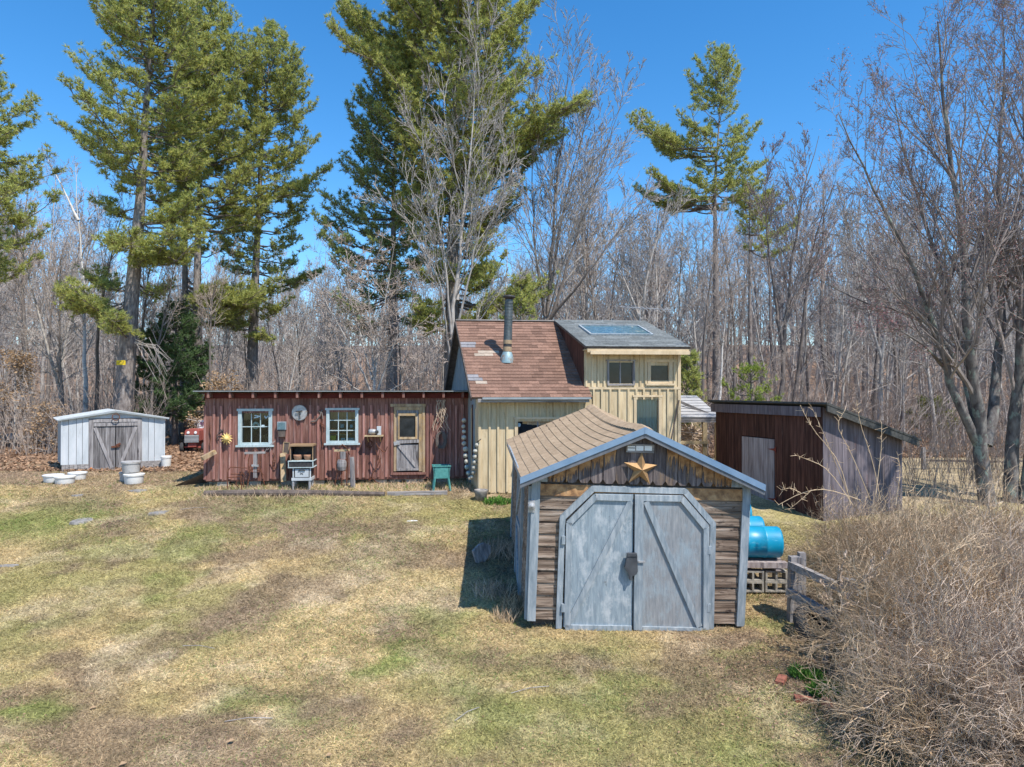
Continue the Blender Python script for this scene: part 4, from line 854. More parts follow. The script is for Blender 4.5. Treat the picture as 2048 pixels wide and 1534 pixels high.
for x in (587, 620):
    for v in (.02, .38):
        p = KF.pt(kp(x, 961)[0], v, kp(x, 961)[1]); m = MB(); m.tube([p, [p[0], p[1] - .03, zgf(p[0], p[1]) - .03]], [.04, .02], 6); part(m, 'leg', 'steel', st)
m = MB(); kbox(m, 579, 923, 626, 934, -.04, .45); part(m, 'stove_top', 'iron', st)
m = MB(); kbox(m, 577, 921, 628, 923, -.06, .46); kbox(m, 577, 933.5, 628, 935.5, -.06, .46); kbox(m, 577.5, 923, 579, 933.5, -.058, .0); kbox(m, 626, 923, 627.5, 933.5, -.058, 0); part(m, 'edge_trim', 'win_white', st)
m = MB(); kbox(m, 580, 893, 626, 921, .40, .43); kbox(m, 580, 893, 582, 921, .05, .40); kbox(m, 624, 893, 626, 921, .05, .40); part(m, 'cabinet', 'iron', st)
m = MB(); kbox(m, 578, 889, 627, 893, .0, .44); kbox(m, 580, 893, 581.5, 921, .03, .05); kbox(m, 624.6, 893, 626, 921, .03, .05); part(m, 'cabinet_top', 'beech_leaf', st)
for x, lb in ((593, 'left brown clay pot inside the old cook stove cabinet'), (614, 'right brown clay pot inside the old cook stove cabinet')):
    p = KF.pt(kp(x, 921)[0], .2, kp(x, 921)[1]); m = MB(); m.lathe(p, [(.001, 0), (.085, 0), (.12, .10), (.125, .14), (.11, .14), (.10, .10), (.001, .05)], 16); tag(m.build('clay_pot', 'clay', smooth=True), lb, 'pot', 'pots in the stove')
m = MB(); m.prism(RF, [RF.px(567, 905, -.3), RF.px(578, 907, -.3), RF.px(580, 885, -.3), RF.px(569, 884, -.3)], -.34, -.32); sb = tag(m.build('slate_board', 'dark_trim'), 'small tilted slate board with a pale frame beside the cook stove', 'slate')
m = MB()
for p, q in (((567, 905), (578, 907)), ((578, 907), (580, 885)), ((580, 885), (569, 884)), ((569, 884), (567, 905))): m.bar(RF, RF.px(*p, -.3), RF.px(*q, -.3), .022, -.355, -.341)
part(m, 'frame', 'raw_wood', sb)
m = MB(); m.beam(rp(568, 963, -.45), rp(566, 906, -.05), .14, .025, up=(0, 1, 0)); solo(m, 'leaning_board', 'raw_wood', 'weathered tan board leaning on the red wall left of the cook stove', 'board')
# wooden stands with iron
m = MB(); m.beam(rp(490, 906, -.35), rp(531, 905, -.35), .09, .05); s1 = thing('old_wringer', 'rusty old wringer on a grey post with a wide crossbar under the first window', 'farm tool', [*rp(511, 968, -.35)[:2], zgf(*rp(511, 968, -.35)[:2])]); part(m, 'crossbar', 'grey_wood_h', s1)
m = MB(); m.box(RF, RF.px(508, 900, -.35)[0], RF.px(515, 900, -.35)[0], -.39, -.31, RF.px(510, 955, -.35)[1], RF.px(510, 906, -.35)[1]); part(m, 'post', 'grey_wood', s1)
m = MB(); m.beam(rp(504, 931, -.4), rp(518, 931, -.4), .05, .05); part(m, 'collar', 'steel', s1)
m = MB()
for pl in (((500, 908), (497, 925), (500, 950), (495, 972)), ((523, 908), (521, 930), (525, 950), (530, 970)), ((496, 945), (505, 938), (520, 940), (528, 950)), ((503, 930), (499, 936), (505, 944), (519, 944), (521, 934)), ((505, 902), (511, 896), (517, 903)), ((492, 908), (490, 918)), ((529, 908), (530, 913))): rtube(m, pl, -.38, .014, 5)
part(m, 'iron_frame', 'rust', s1)
s2 = thing('old_pulley', 'wooden pulley block drum in rusty iron straps below the second window', 'farm tool', [*rp(684, 968, -.35)[:2], zgf(*rp(684, 968, -.35)[:2])])
m = MB(); m.beam(rp(669, 901, -.35), rp(700, 900, -.35), .07, .05); part(m, 'crossbar', 'pale_wood', s2)
m = MB(); m.lathe(rp(684, 940, -.4), [(.001, 0), (.10, 0), (.125, .1), (.125, .2), (.10, .28), (.001, .28)], 14); part(m, 'drum', 'grey_wood', s2)
m = MB(); m.box(RF, RF.px(682, 900, -.35)[0], RF.px(692, 900, -.35)[0], -.42, -.36, RF.px(684, 919, -.35)[1], RF.px(684, 903, -.35)[1]); part(m, 'block', 'grey_wood', s2)
m = MB()
for pl in (((676, 905), (673, 925), (675, 945), (670, 970)), ((693, 905), (696, 925), (693, 945), (694, 970)), ((674, 919), (694, 919)), ((675, 941), (693, 941)), ((684, 941), (684, 970)), ((678, 895), (685, 889), (694, 896), (700, 910))): rtube(m, pl, -.42, .015, 5)
part(m, 'iron_strap', 'rust', s2)
m = MB(); m.beam(rp(675, 962, -.45), rp(681, 975, -.45), .1, .1); 
m = MB(); p = rp(706, 975, -.5); m.tube([[p[0], p[1], zgf(p[0], p[1]) - .05], rp(705, 928, -.5), rp(704, 914, -.5)], [.065, .06, .055], 10); solo(m, 'pale_post', 'grey_wood', 'pale round wooden post standing by the red wall right of the pulley', 'post')
# rusty frame at the left
m = MB()
for pl in (((456, 978), (455, 955), (457, 938)), ((484, 978), (482, 955), (483, 945)), ((457, 940), (462, 934), (495, 936)), ((456, 955), (484, 953)), ((462, 948), (490, 948)), ((481, 950), (486, 944), (490, 950), (485, 956), (481, 950)), ((488, 975), (487, 958), (494, 950)), ((476, 960), (472, 968), (478, 975))): rtube(m, pl, -.7, .014, 5)
solo(m, 'rusty_garden_frame', 'rust', 'rusty iron plant stand in the weeds at the left end of the red wall', 'plant stand')
# hanging tools
def hang(name, pls, label, r=.011, v=-.05, mt='rust', cat='old tool'):
    m = MB()
    for pl in pls: rtube(m, pl, v, r, 5)
    return solo(m, name, mt, label, cat, 'old tools hung on the red wall')
hang('hanging_chain', [((421, 850), (420, 862), (422, 875), (420, 888), (421, 898))], 'thin dark chain hanging at the far left edge of the red wall', .012)
hang('iron_hook', [((441, 828), (441, 850), (440, 858)), ((440, 858), (446, 862), (439, 866), (434, 872), (437, 880)), ((446, 858), (447, 870), (437, 874))], 'dark iron hook and scroll hanging left of the sun ornament', .013, mt='iron')
hang('rusty_hinge_strap', [((547, 905), (549, 912), (547, 918)), ((546, 920), (551, 920), (551, 926), (546, 926), (546, 920)), ((547, 926), (547, 933)), ((541, 928), (545, 936), (552, 936), (554, 930))], 'rusty hook and link hanging between the first window and the stove', .011)
hang('wooden_yoke', [((622, 843), (632, 842), (640, 832), (644, 820)), ((636, 822), (644, 826), (646, 838))], 'dark forked wooden yoke hanging right of the saw blade', .02, mt='bark_dark')
hang('rusty_chain', [((640, 820), (645, 835), (643, 850), (646, 862)), ((645, 862), (644, 875), (646, 885), (645, 893)), ((640, 845), (648, 850), (650, 858))], 'long rusty chain hanging just left of the second window', .014)
hang('dried_stalks', [((530, 905), (537, 892), (545, 885), (551, 882)), ((535, 900), (545, 890)), ((540, 905), (543, 890), (549, 884))], 'sprig of dried stalks under the right corner of the first window', .006, mt='twig')
rw = hang('rusty_coil', [[(739 + 7 * cos(t), 888 + 7 * sin(t)) for t in np.linspace(0, 6.28, 12)], [(739 + 4.5 * cos(t), 886 + 5 * sin(t)) for t in np.linspace(0, 6.28, 12)], ((735, 892), (744, 893), (740, 900)), ((741, 893), (738, 900))], 'rusty coil of wire hanging under the small wall shelf', .012)
m = MB()
for pl in (((752, 886), (756, 893), (760, 902), (757, 915), (760, 925)), ((758, 895), (766, 903), (771, 903), (775, 893)), ((762, 916), (755, 932), (747, 945), (741, 956)), ((752, 900), (756, 914), (755, 922)), ((740, 960), (746, 956), (752, 963), (760, 967)), ((741, 956), (738, 962))): rtube(m, pl, -.3, .013, 5)
solo(m, 'rusty_cultivator', 'rust', 'rusty hand cultivator with curved tines leaning on the red wall left of the door', 'farm tool')
m = MB(); p, q = RF.px(731, 872), RF.px(768, 869.5); m.box(RF, p[0], q[0], -.28, -.02, p[1], q[1]); sf = tag(m.build('wall_shelf', 'pale_wood'), 'small wooden shelf fixed to the red wall left of the door', 'shelf')
m = MB(); m.beam(RF.pt(p[0] + .08, -.25, p[1]), RF.pt(p[0] + .08, -.02, p[1] - .15), .025, .025); m.beam(RF.pt(q[0] - .08, -.25, p[1]), RF.pt(q[0] - .08, -.02, p[1] - .15), .025, .025); part(m, 'bracket', 'pale_wood', sf)
m = MB(); c = rp(747, 869, -.15); m.lathe([c[0] - .12, c[1], c[2] + .075], [(.001, 0), (.06, 0), (.075, .05), (.075, .15), (.05, .2), (.001, .2)], 14, ax=(1, 0, 0)); m = m; mo = tag(m.build('small_motor', 'steel', smooth=True), 'small old electric motor standing on the wall shelf', 'motor')
m = MB(); m.lathe([c[0] + .08, c[1], c[2] + .07], [(.001, 0), (.045, 0), (.05, .05), (.001, .06)], 12, ax=(.4, -1, 0)); m.tube([[c[0] - .15, c[1], c[2]], [c[0] - .13, c[1], c[2] + .12], [c[0] - .1, c[1], c[2] + .2]], .012, 5); part(m, 'bearing', 'iron', mo)
m = MB(); p, q = RF.px(755, 869), RF.px(763, 852); m.box(RF, p[0], q[0], -.16, -.03, p[1], q[1]); bx = tag(m.build('electric_box', 'white_metal'), 'pale grey electric meter box at the right end of the wall shelf', 'box')
m = MB(); m.box(RF, p[0] + .02, p[0] + .06, -.05, -.03, q[1], q[1] + .45); part(m, 'conduit', 'red_wood', bx)
# vine and wreath
m = MB(); rs = np.random.default_rng(5)
for k in range(16):
    x = 880 + rs.uniform(-8, 12); y = 800; pl = []
    n = rs.integers(4, 8)
    for i_ in range(n): pl.append((x, y)); x += rs.normal(0, 4.5); y += rs.uniform(7, 14)
    rtube(m, pl, -.08 - .05 * rs.random(), .008, 4)
solo(m, 'climbing_vine', 'bush_grey', 'bare pale vine stems climbing the red wall right of the door', 'vine')
m = MB()
for k in range(9):
    r_ = rs.uniform(8.5, 12); cx, cy = 882 + rs.normal(0, 1), 880 + rs.normal(0, 1); a0 = rs.uniform(0, 6); pl = [(cx + r_ * .85 * cos(t), cy + 1.6 * r_ * sin(t)) for t in np.linspace(a0, a0 + 5, 14)]; rtube(m, pl, -.1 - .04 * rs.random(), .010, 4)
for k in range(14): a0 = rs.uniform(0, 6.28); rtube(m, [(882 + 9 * cos(a0), 880 + 15 * sin(a0)), (882 + 9 * cos(a0) + rs.uniform(-8, 12), 880 + 15 * sin(a0) + rs.uniform(-16, 5))], -.12, .007, 4)
solo(m, 'twig_wreath', 'bark_dark', 'oval wreath of dark twisted twigs on the red wall above the green chair', 'wreath')
# chair: green metal washtub stand
cp = [*rp(883, 985, -.9)[:2]]; cz = zgf(*cp); ch = thing('green_tub_chair', 'peeling green metal tub chair standing on the grass right of the workshop door', 'chair', [cp[0], cp[1], cz])
CFm = Frame([cp[0], cp[1], cz], (.98, .17, 0), (-.17, .98, 0))
m = MB(); m.prism(CFm, [(-.17, .30), (.17, .30), (.23, .62), (-.23, .62)], -.15, -.13); m.prism(CFm, [(-.17, .30), (.17, .30), (.23, .62), (-.23, .62)], .15, .17); m.prism(CFm.left(), [(-.15, .30), (.16, .30), (.16, .62), (-.15, .62)], -.2, -.17); m.prism(CFm.left(), [(-.15, .30), (.16, .30), (.16, .62), (-.15, .62)], .17, .2); part(m, 'tub', 'green_paint', ch)
m = MB(); m.box(CFm, -.17, .17, -.13, .15, .30, .32); part(m, 'seat', 'green_paint', ch)
m = MB(); m.box(CFm, -.24, .24, -.17, -.15, .60, .63); m.box(CFm, -.24, .24, .17, .19, .60, .63); part(m, 'rim', 'green_paint', ch)
for sx in (-1, 1):
    for sy in (-1, 1): m = MB(); m.beam(CFm.pt(sx * .17, sy * .13, .34), CFm.pt(sx * .22, sy * .18, -.02), .045, .03); part(m, 'leg', 'green_paint', ch)
# border logs, bracket log, side board
def gl(px, py, dz=0): q = G(px, py); return q + [0, 0, dz]
m = MB(); pts = [gl(410, 991, .05), gl(520, 991, .07), gl(640, 990, .05), gl(770, 992, .05)]; m.tube(pts, [.08, .085, .08, .06], 9); solo(m, 'border_log', 'dark_trim', 'long dark weathered log lying as a garden border in front of the red workshop', 'log')
m = MB(); m.beam(gl(775, 990, .04), gl(895, 988, .04), .12, .09); solo(m, 'border_timber', 'grey_wood_h', 'squared grey timber lying at the right end of the garden border', 'timber')
m = MB(); m.beam(rp(405, 917, -.35), rp(431, 903, -.15), .16, .1); solo(m, 'wooden_trough', 'raw_wood', 'short split wooden trough sticking out at the left corner of the red workshop', 'trough')
m = MB(); a_, b_, c_ = rp(409, 946, .05), gl(346, 975, .03), gl(412, 968, .03); m.add([a_, b_, c_, a_ + [.03, .03, 0], b_ + [.03, .03, 0], c_ + [.03, .03, 0]], [[0, 1, 2], [5, 4, 3]], [[0, 3, 4, 1], [1, 4, 5, 2], [2, 5, 3, 0]]); solo(m, 'plywood_sheet', 'dark_trim', 'dark triangular sheet of plywood leaning at the left end of the red workshop', 'plywood')
m = MB(); a_ = rp(770, 958, -.2); 
for x0, x1 in ((752, 800), (805, 845)): m.beam(gl(x0, 968, .1) + [0, .3, .1], gl(x1, 968, .05) + [0, .3, 0], .03, .22)
solo(m, 'skirting_board', 'blue_trim', 'loose grey boards lying under the edge of the red workshop door', 'board')
# string of buoys
lv = HF.left(); sb_l = [(928, 841, 9), (927, 853, 8), (928, 863, 8), (928, 875, 10), (928, 887, 9), (931, 898, 10.5), (931, 911, 9.5), (933, 923, 9), (934, 934, 10), (937, 946, 9.5), (940, 956, 8)]
sb_r = [(954, 890, 8.5), (951, 902, 9.5), (950, 913, 10), (949, 924, 9), (948, 935, 10), (947, 945, 9), (944, 954, 8)]
bz = thing('buoy_string', 'looped string of weathered round lobster buoys hanging at the corner of the yellow house', 'buoy string', P(940, 960, 17.1))
pts = []
for i_, (x, y, d_) in enumerate(sb_l + sb_r[::-1]):
    Yb = 17.75 - .55 * (i_ / 17.); c = P(x, y, Yb); pts.append(c + [0, 0, .07]); m = MB(); m.blob(c, d_ * .5 * Yb / F * 1.05, i_, 10, 7, .08, (1, 1, .95)); part(m, 'buoy', 'buoy_blue' if y in (946, 934) else 'buoy', bz, True)
pts.insert(0, P(927, 828, 17.75)); pts.append(P(962, 878, 17.1)); m = MB(); m.tube(pts, .012, 5); part(m, 'rope', 'dark_trim', bz)
m = MB(); c = G(962, 1000); m.lathe(c, [(.001, 0), (.13, 0), (.16, .22), (.17, .26), (.14, .26), (.12, .18), (.001, .18)], 16); solo(m, 'stone_planter', 'stone', 'small pale stone planter at the front corner of the yellow house', 'planter', smooth=True)

# ------------------------------------------------------------------ buckets, tractor, stones
def bucket(c, d, hh, mt, label, tilt=(0, 0, 1)):
    b = thing('bucket', label, 'bucket', c, 'plastic tubs around the metal shed'); r_ = d / 2
    m = MB(); m.lathe(c, [(.001, 0), (r_ * .86, 0), (r_ * .9, .02), (r_ * .97, hh * .95)], 24, ax=tilt); part(m, 'shell', mt, b, True)
    m = MB(); m.lathe(c, [(r_ * .97, hh * .8), (r_ * 1.04, hh * .84), (r_ * 1.06, hh), (r_ * .98, hh + .01), (r_ * .6, hh + .012), (r_ * .001, hh + .012)], 24, ax=tilt); part(m, 'lid', 'plastic_white' if mt == 'plastic_white' else mt, b); return b
bucket(gl(108, 964), .5, .2, 'plastic_white', 'leftmost white tub on the grass before the metal shed')
bucket(gl(131, 967), .5, .2, 'plastic_white', 'front middle one of three low white tubs before the metal shed')
bucket(gl(156, 959), .46, .2, 'plastic_white', 'right hand one of three white tubs at the metal shed corner')
bucket(gl(255, 962), .38, .25, 'plastic_grey', 'pinkish grey tub half hidden behind the dirty white tub')
bucket(gl(269, 967), .5, .26, 'plastic_white', 'dirty white tub standing in front of the metal shed doors')
bucket(P(263, 944, 18.6), .47, .29, 'plastic_grey', 'grey tub stacked on top of the others before the metal shed doors')
bucket(gl(333, 935), .3, .36, 'plastic_white', 'tall white pail at the right hand corner of the metal shed')
tz = G(385, 905); tr = thing('lawn_tractor', 'faded red lawn tractor parked between the metal shed and the red workshop', 'lawn tractor', tz)
TF = Frame(tz, (.985, .17, 0), (-.17, .985, 0))
m = MB(); m.prism(TF, [(-.27, .45), (.27, .45), (.25, .82), (.2, .88), (-.2, .88), (-.25, .82)], -.05, .75); part(m, 'hood', 'tractor_red', tr)
m = MB(); m.box(TF, -.26, .26, -.08, -.051, .38, .68); gr = part(m, 'grille', 'dark_trim', tr)
m = MB()
for k in range(6): m.box(TF, -.25, .25, -.10, -.081, .40 + .047 * k, .42 + .047 * k)
part(m, 'grille_bar', 'white_metal', gr)
for sx in (-1, 1): m = MB(); m.lathe(TF.pt(sx * .13, -.06, .76), [(.001, .02), (.05, .015), (.055, 0)], 14, ax=-TF.V); part(m, 'headlight', 'white_paint', tr)
m = MB()
for sx in (-1, 1):
    q = [(.42 * sx, .55), (.50 * sx, .62), (.46 * sx, .78), (.22 * sx, .80), (.22 * sx, .55)]; m.prism(TF, q if sx > 0 else q[::-1], .75, 1.45)
part(m, 'fender', 'tractor_red', tr)
m = MB(); m.box(TF, -.15, .15, -.02, .9, .22, .45); m.beam(TF.pt(-.36, .15, .2), TF.pt(.36, .15, .2), .06, .06); part(m, 'frame', 'tractor_red', tr)
for sx in (-1, 1):
    m = MB(); m.lathe(TF.pt(sx * .32, .15, .19), [(.07, 0), (.16, 0), (.19, .03), (.19, .11), (.16, .14), (.07, .14)], 18, ax=TF.U * sx); wl = part(m, 'front_wheel', 'tyre', tr, True)
    m = MB(); m.lathe(TF.pt(sx * .32, .15, .19), [(.001, .10), (.08, .10), (.09, .14)], 14, ax=TF.U * sx); part(m, 'rim', 'white_metal', wl)
    m = MB(); m.lathe(TF.pt(sx * .33, 1.1, .27), [(.1, 0), (.24, 0), (.27, .04), (.27, .2), (.24, .24), (.1, .24)], 20, ax=TF.U * sx); part(m, 'rear_wheel', 'tyre', tr, True)
m = MB(); m.tube([TF.pt(0, .7, .85), TF.pt(0, .82, 1.02)], .02, 6); m.tube([TF.pt(.16 * cos(t), .82 + .06 * sin(t), 1.03 + .1 * sin(t)) for t in np.linspace(0, 6.28, 16)], .016, 6); part(m, 'steering_wheel', 'dark_trim', tr)
m = MB(); m.box(TF, -.2, .2, 1.05, 1.45, .75, .84); m.box(TF, -.22, .22, 1.4, 1.5, .82, 1.16, tp=.06); se = part(m, 'seat', 'seat_white', tr)
m = MB(); m.prism(TF, [(-.1, 1.06), (0, .92), (.1, 1.06), (.05, 1.12), (0, 1.08), (-.05, 1.12)], 1.37, 1.399); part(m, 'seat_patch', 'purple', se)
def flat_stone(px, py, w_, d_, th_, rot, label, mt='stone'):
    c = G(px, py); fr = Frame(c + [0, 0, .0], (cos(rot), sin(rot), .03), (-sin(rot), cos(rot), .02)); m = MB(); n = 7; rs = np.random.default_rng(int(px))
    an_ = np.linspace(0, 2 * pi, n, endpoint=False) + rs.uniform(-.25, .25, n); rr = rs.uniform(.68, 1.15, n); P_ = [(w_ / 2 * rr[k] * cos(an_[k]), d_ / 2 * rr[k] * sin(an_[k])) for k in range(n)]
    V = [fr.pt(u, v, -.03) for u, v in P_] + [fr.pt(u * .95, v * .95, th_ * .6) for u, v in P_]; m.add(V, [list(range(n, 2 * n))], [[k, (k + 1) % n, (k + 1) % n + n, k + n] for k in range(n)])
    return tag(m.build('flat_stone', mt), label, 'stone', 'flat stones on the lawn')
flat_stone(165, 1042, .42, .55, .05, .3, 'square grey flagstone lying on the lawn below the white tubs')
flat_stone(319, 1026, .4, .45, .05, -.4, 'thin grey flagstone on the lawn right of the bare patch')
flat_stone(156, 991, .3, .3, .04, .3, 'small grey stone in the brown grass just below the white tubs')
flat_stone(274, 982, .5, .3, .05, .2, 'flat stone in the path before the metal shed doors')
flat_stone(825, 1042, .28, .08, .03, .1, 'short pale splinter of stone on the lawn in front of the buoys', 'white_paint')
flat_stone(10, 1131, .5, .12, .03, .1, 'pale flat strip of stone at the left edge of the lawn')
m = MB(); c = G(36, 880); m.lathe(c, [(.42, -.1), (.36, .12), (.30, .25), (.001, .27)], 16); m.tube([c + [-.9, -.1, .1], c + [-.2, 0, .2]], [.08, .14], 7); solo(m, 'tree_stump', 'grey_wood', 'wide grey tree stump in the leaves at the far left', 'stump')
for (x, y, L, an_, lb) in ((500, 1440, .5, .15, 'thin broken stick on the lawn left of the bare patch'), (390, 1018, .6, .5, 'thin stick on the lawn below the red workshop'), (935, 1428, .4, .9, 'short stick in the grass in the lower middle'), (400, 1295, .5, -.2, 'thin stick across the brown patch of lawn'), (1060, 1380, .5, .4, 'pale twig on the lawn in front of the shed doors')):
    c = G(x, y); m = MB(); m.tube([c + [-L / 2 * cos(an_), -L / 2 * sin(an_), .02], c + [0, .02, .035], c + [L / 2 * cos(an_), L / 2 * sin(an_), .02]], .005, 4); solo(m, 'fallen_stick', 'grey_wood_h', lb, 'stick', 'sticks on the lawn')
for (x, y, s_, lb) in ((465, 1484, .03, 'small pale leaf lying at the bottom of the lawn'), (660, 1512, .025, 'small curled tan leaf near the bottom edge'), (250, 1530, .03, 'dull brown leaf at the very bottom left'), (190, 1418, .03, 'curled orange brown leaf on the lawn at the lower left')):
    c = G(x, y); m = MB(); m.add([c + [-s_, -s_, .03], c + [s_, -s_ * .6, .04], c + [s_ * .8, s_, .03], c + [-s_ * .6, s_ * .8, .045]], [[0, 1, 2, 3]]); solo(m, 'fallen_leaf', 'beech_leaf', lb, 'leaf')
# slab and weeds in the shade of the front shed
m = MB(); c = G(968, 1125); fr = Frame(c + [-.05, 0, 0], (.8, .5, 0), (-.35, .6, .0), (.1, .35, .9)); n = 9; P_ = [(.2 * cos(t) * (1 + .2 * sin(3 * t)), .18 + .2 * sin(t)) for t in np.linspace(0, 2 * pi, n, endpoint=False)]; m.prism(fr, P_, 0, .08)
solo(m, 'round_slab', 'grey_wood', 'rounded grey slab leaning in the weeds on the shady side of the front shed', 'stone slab')
# barrels on blocks
def barrel(c, label):
    b = thing('blue_barrel', label, 'barrel', c, 'blue barrels beside the front shed'); r_ = .264; L = .82; cc = c + np.array([0, 0, r_]); ax_ = nz(np.array([-1, .06, 0]))
    m = MB(); m.lathe(cc, [(a_ * .91, b_ * .91) for a_, b_ in ((.001, .03), (.235, .03), (.25, .0), (.27, .0), (.287, .035), (.289, .27), (.298, .285), (.298, .305), (.289, .32), (.289, .60), (.298, .615), (.298, .635), (.289, .65), (.287, .87), (.27, .9), (.001, .9))], 36, ax=ax_); part(m, 'shell', 'blue_plastic', b, True)
    m = MB(); m.lathe(cc + [0, 0, .15], [(.001, -.01), (.03, -.01), (.035, .02)], 10, ax=ax_); part(m, 'bung', 'black', b); return b
YB = 11.6; pb1 = P(1557, 1115, YB)
barrel(pb1 + [0, 0, .005], 'nearer blue plastic barrel lying on a plank beside the front shed')
barrel(P(1522, 1089, YB + .95), 'farther blue plastic barrel lying behind the first one')
barrel(P(1500, 1068, YB + 1.7) + [0, .1, .12], 'third blue plastic barrel, only its top showing farthest behind')
m = MB(); e = pb1 + [.04, -.02, -.06]; m.beam(e + [0, -.18, 0], e + [-1.3, -.1, 0], .16, .09); m.beam(e + [0, .1, 0], e + [-1.3, .18, 0], .16, .09); m.beam(e + [0, 1.0, .02], e + [-1.3, 1.05, .02], .5, .09); m.beam(e + [-.15, -.24, -.07], e + [-.15, 2, -.05], .09, .05)
solo(m, 'wooden_pallet', 'door_plank', 'grey wooden pallet under the blue barrels', 'pallet')
def block(o_, U_, V_):
    m = MB(); fr = Frame(o_, U_ * .9, V_ * .9, (0, 0, .9)); x = 0
    m.box(fr, 0, .4, 0, .19, 0, .03).box(fr, 0, .4, 0, .19, .16, .19)
    for a_, b_ in ((0, .035), (.1825, .2175), (.365, .4)): m.box(fr, a_, b_, 0, .19, .03, .16)
    return m
bz0 = e[2] - .05 - .05
lab = {(0, 0): 'concrete block at the right end of the lower row under the pallet', (0, 1): 'concrete block at the right end of the upper row under the pallet', (1, 0): 'lower concrete block half hidden by the front shed corner', (1, 1): 'upper concrete block half hidden by the front shed corner'}
for (i_, j_), lb in lab.items():
    oo = np.array([e[0] - .40 - i_ * .39 + (.01 if j_ else 0) + .04, e[1] - .2 - (.0 if j_ else .02), bz0 - .174 * (2 - j_)]); tag(block(oo, nz(np.array([1, -.03, 0])), nz(np.array([.03, 1, 0]))).build('concrete_block', 'concrete'), lb, 'concrete block', 'blocks under the barrels')
# ------------------------------------------------------------------ fences
ff = thing('rail_fence', 'weathered grey split rail fence running into the brush on the right', 'fence', gl(1590, 1240))
b = G(1592, 1240)
m = MB(); m.beam(b + [-.05, 0, -.1], P(1589, 1112, b[1]) , .17, .13, up=(0, 1, 0)); m.beam(b + [.09, .05, -.1], P(1602, 1104, b[1] + .05), .10, .1, up=(0, 1, 0)); part(m, 'post', 'grey_wood', ff)
m = MB(); m.beam(P(1578, 1128, 10.45), P(1692, 1180, 9.6), .09, .11); part(m, 'rail', 'grey_wood_h', ff)
m = MB(); m.beam(P(1574, 1182, 10.4), P(1700, 1252, 9.5), .09, .12); part(m, 'rail', 'grey_wood_h', ff)
m = MB(); m.beam(P(1694, 1184, 9.6), P(1775, 1140, 10.6), .09, .11); part(m, 'rail', 'grey_wood_h', ff)
m = MB(); p = np.array([*P(1698, 1200, 9.55)[:2], 0]); p[2] = zgf(p[0], p[1]); m.beam(p, p + [.0, 0, .95], .13, .12, up=(0, 1, 0)); part(m, 'post', 'grey_wood', ff)
fb = thing('far_rail_fence', 'low brown rail fence across the dry field behind the plank shed', 'fence', gl(1846, 945)); fps = []
for k in range(5):
    a_ = np.array([P(1846, 945, 21)[0] + 2.5 * k, 21 - .12 * k]); zz = zgf(*a_); fps.append((*a_, zz)); m = MB(); m.beam([a_[0], a_[1], zz - .05], [a_[0], a_[1], zz + .68], .10, .10, up=(0, 1, 0)); part(m, 'post', 'grey_wood', fb)
for k in range(4):
    for hh in (.28, .58):
        m = MB(); m.beam([*fps[k][:2], fps[k][2] + hh], [*fps[k + 1][:2], fps[k + 1][2] + hh - .03], .05, .06); part(m, 'rail', 'dark_trim', fb)
# garden bits on the right
rs = np.random.default_rng(8)
for k, (x, y) in enumerate(((1560, 1362), (1605, 1400), (1650, 1402), (1668, 1420), (1692, 1432), (1700, 1448))):
    c = G(x, y); a_ = rs.uniform(0, 3); fr = Frame(c, (cos(a_), sin(a_), .1), (-sin(a_), cos(a_), 0)); m = MB(); m.box(fr, -.1, .1, -.05, .05, -.02, .05); solo(m, 'garden_brick', 'brick', 'red bricks edging the flower bed at the foot of the bush', 'brick', 'bricks edging the flower bed')
m = MB(); c = G(1632, 1275) + [0, .1, 0]
m.lathe(c + [0, 0, .16], [(.17, -.09), (.27, -.1), (.31, -.05), (.31, .05), (.27, .1), (.17, .09)], 26, ax=nz(np.array([.3, -.75, .6]))); solo(m, 'old_tyre', 'tyre', 'old black tyre lying in the shade at the edge of the brush', 'tyre', smooth=True)
m = MB(); c = P(1716, 1183, 9.2); fr = Frame(c, (1, 0, .2), (0, 1, 0)); m.prism(fr, [(-.03, -.05), (.03, -.03), (.04, .04), (-.02, .03)], 0, .004); solo(m, 'plant_tag', 'plastic_white', 'small white tag caught on a branch above the rail fence', 'tag')
#--SECTION-PLANTS
# ------------------------------------------------------------------ plants
def rot_rand(d, ang, rs):
    d = nz(d); x = nz(np.cross(d, rs.normal(size=3))); a_ = ang
    return nz(d * cos(a_) + x * sin(a_))
class Poly:
    def __init__(s): s.d = {}
    def add(s, pts, r, k): s.d.setdefault((len(pts), k), []).append((pts, r))
    def mb(s, m=None):
        m = m or MB()
        for (n, k), l in s.d.items():
            V, Fq = tubes(np.array([p for p, _ in l]), np.array([r for _, r in l]), k); m.add(V, Fq)
        return m
def grow(pl, p, d, L, r, lv, sp, rs, tips=None, first=None):
    n = sp['n'][lv]; st = L / n; pts = [np.array(p, float)]; d = nz(d); dirs = [d]
    for i in range(n):
        d = nz(d + rs.normal(0, sp['g'][lv], 3) + [0, 0, sp['up'][lv]]); pts.append(pts[-1] + d * st); dirs.append(d)
    pts = np.array(pts); rr = np.maximum(r * (1 - np.linspace(0, 1, n + 1) * (1 - sp['tip'][lv])), sp.get('rmin', .006))
    (first if (lv == 0 and first is not None) else pl).add(pts, rr, sp['k'][lv])
    if lv + 1 < len(sp['n']):
        kids(pl, pts, dirs, L, rr, lv, sp, rs, tips)
    elif tips is not None: tips.append(pts[-1]); tips.append(pts[len(pts) // 2])
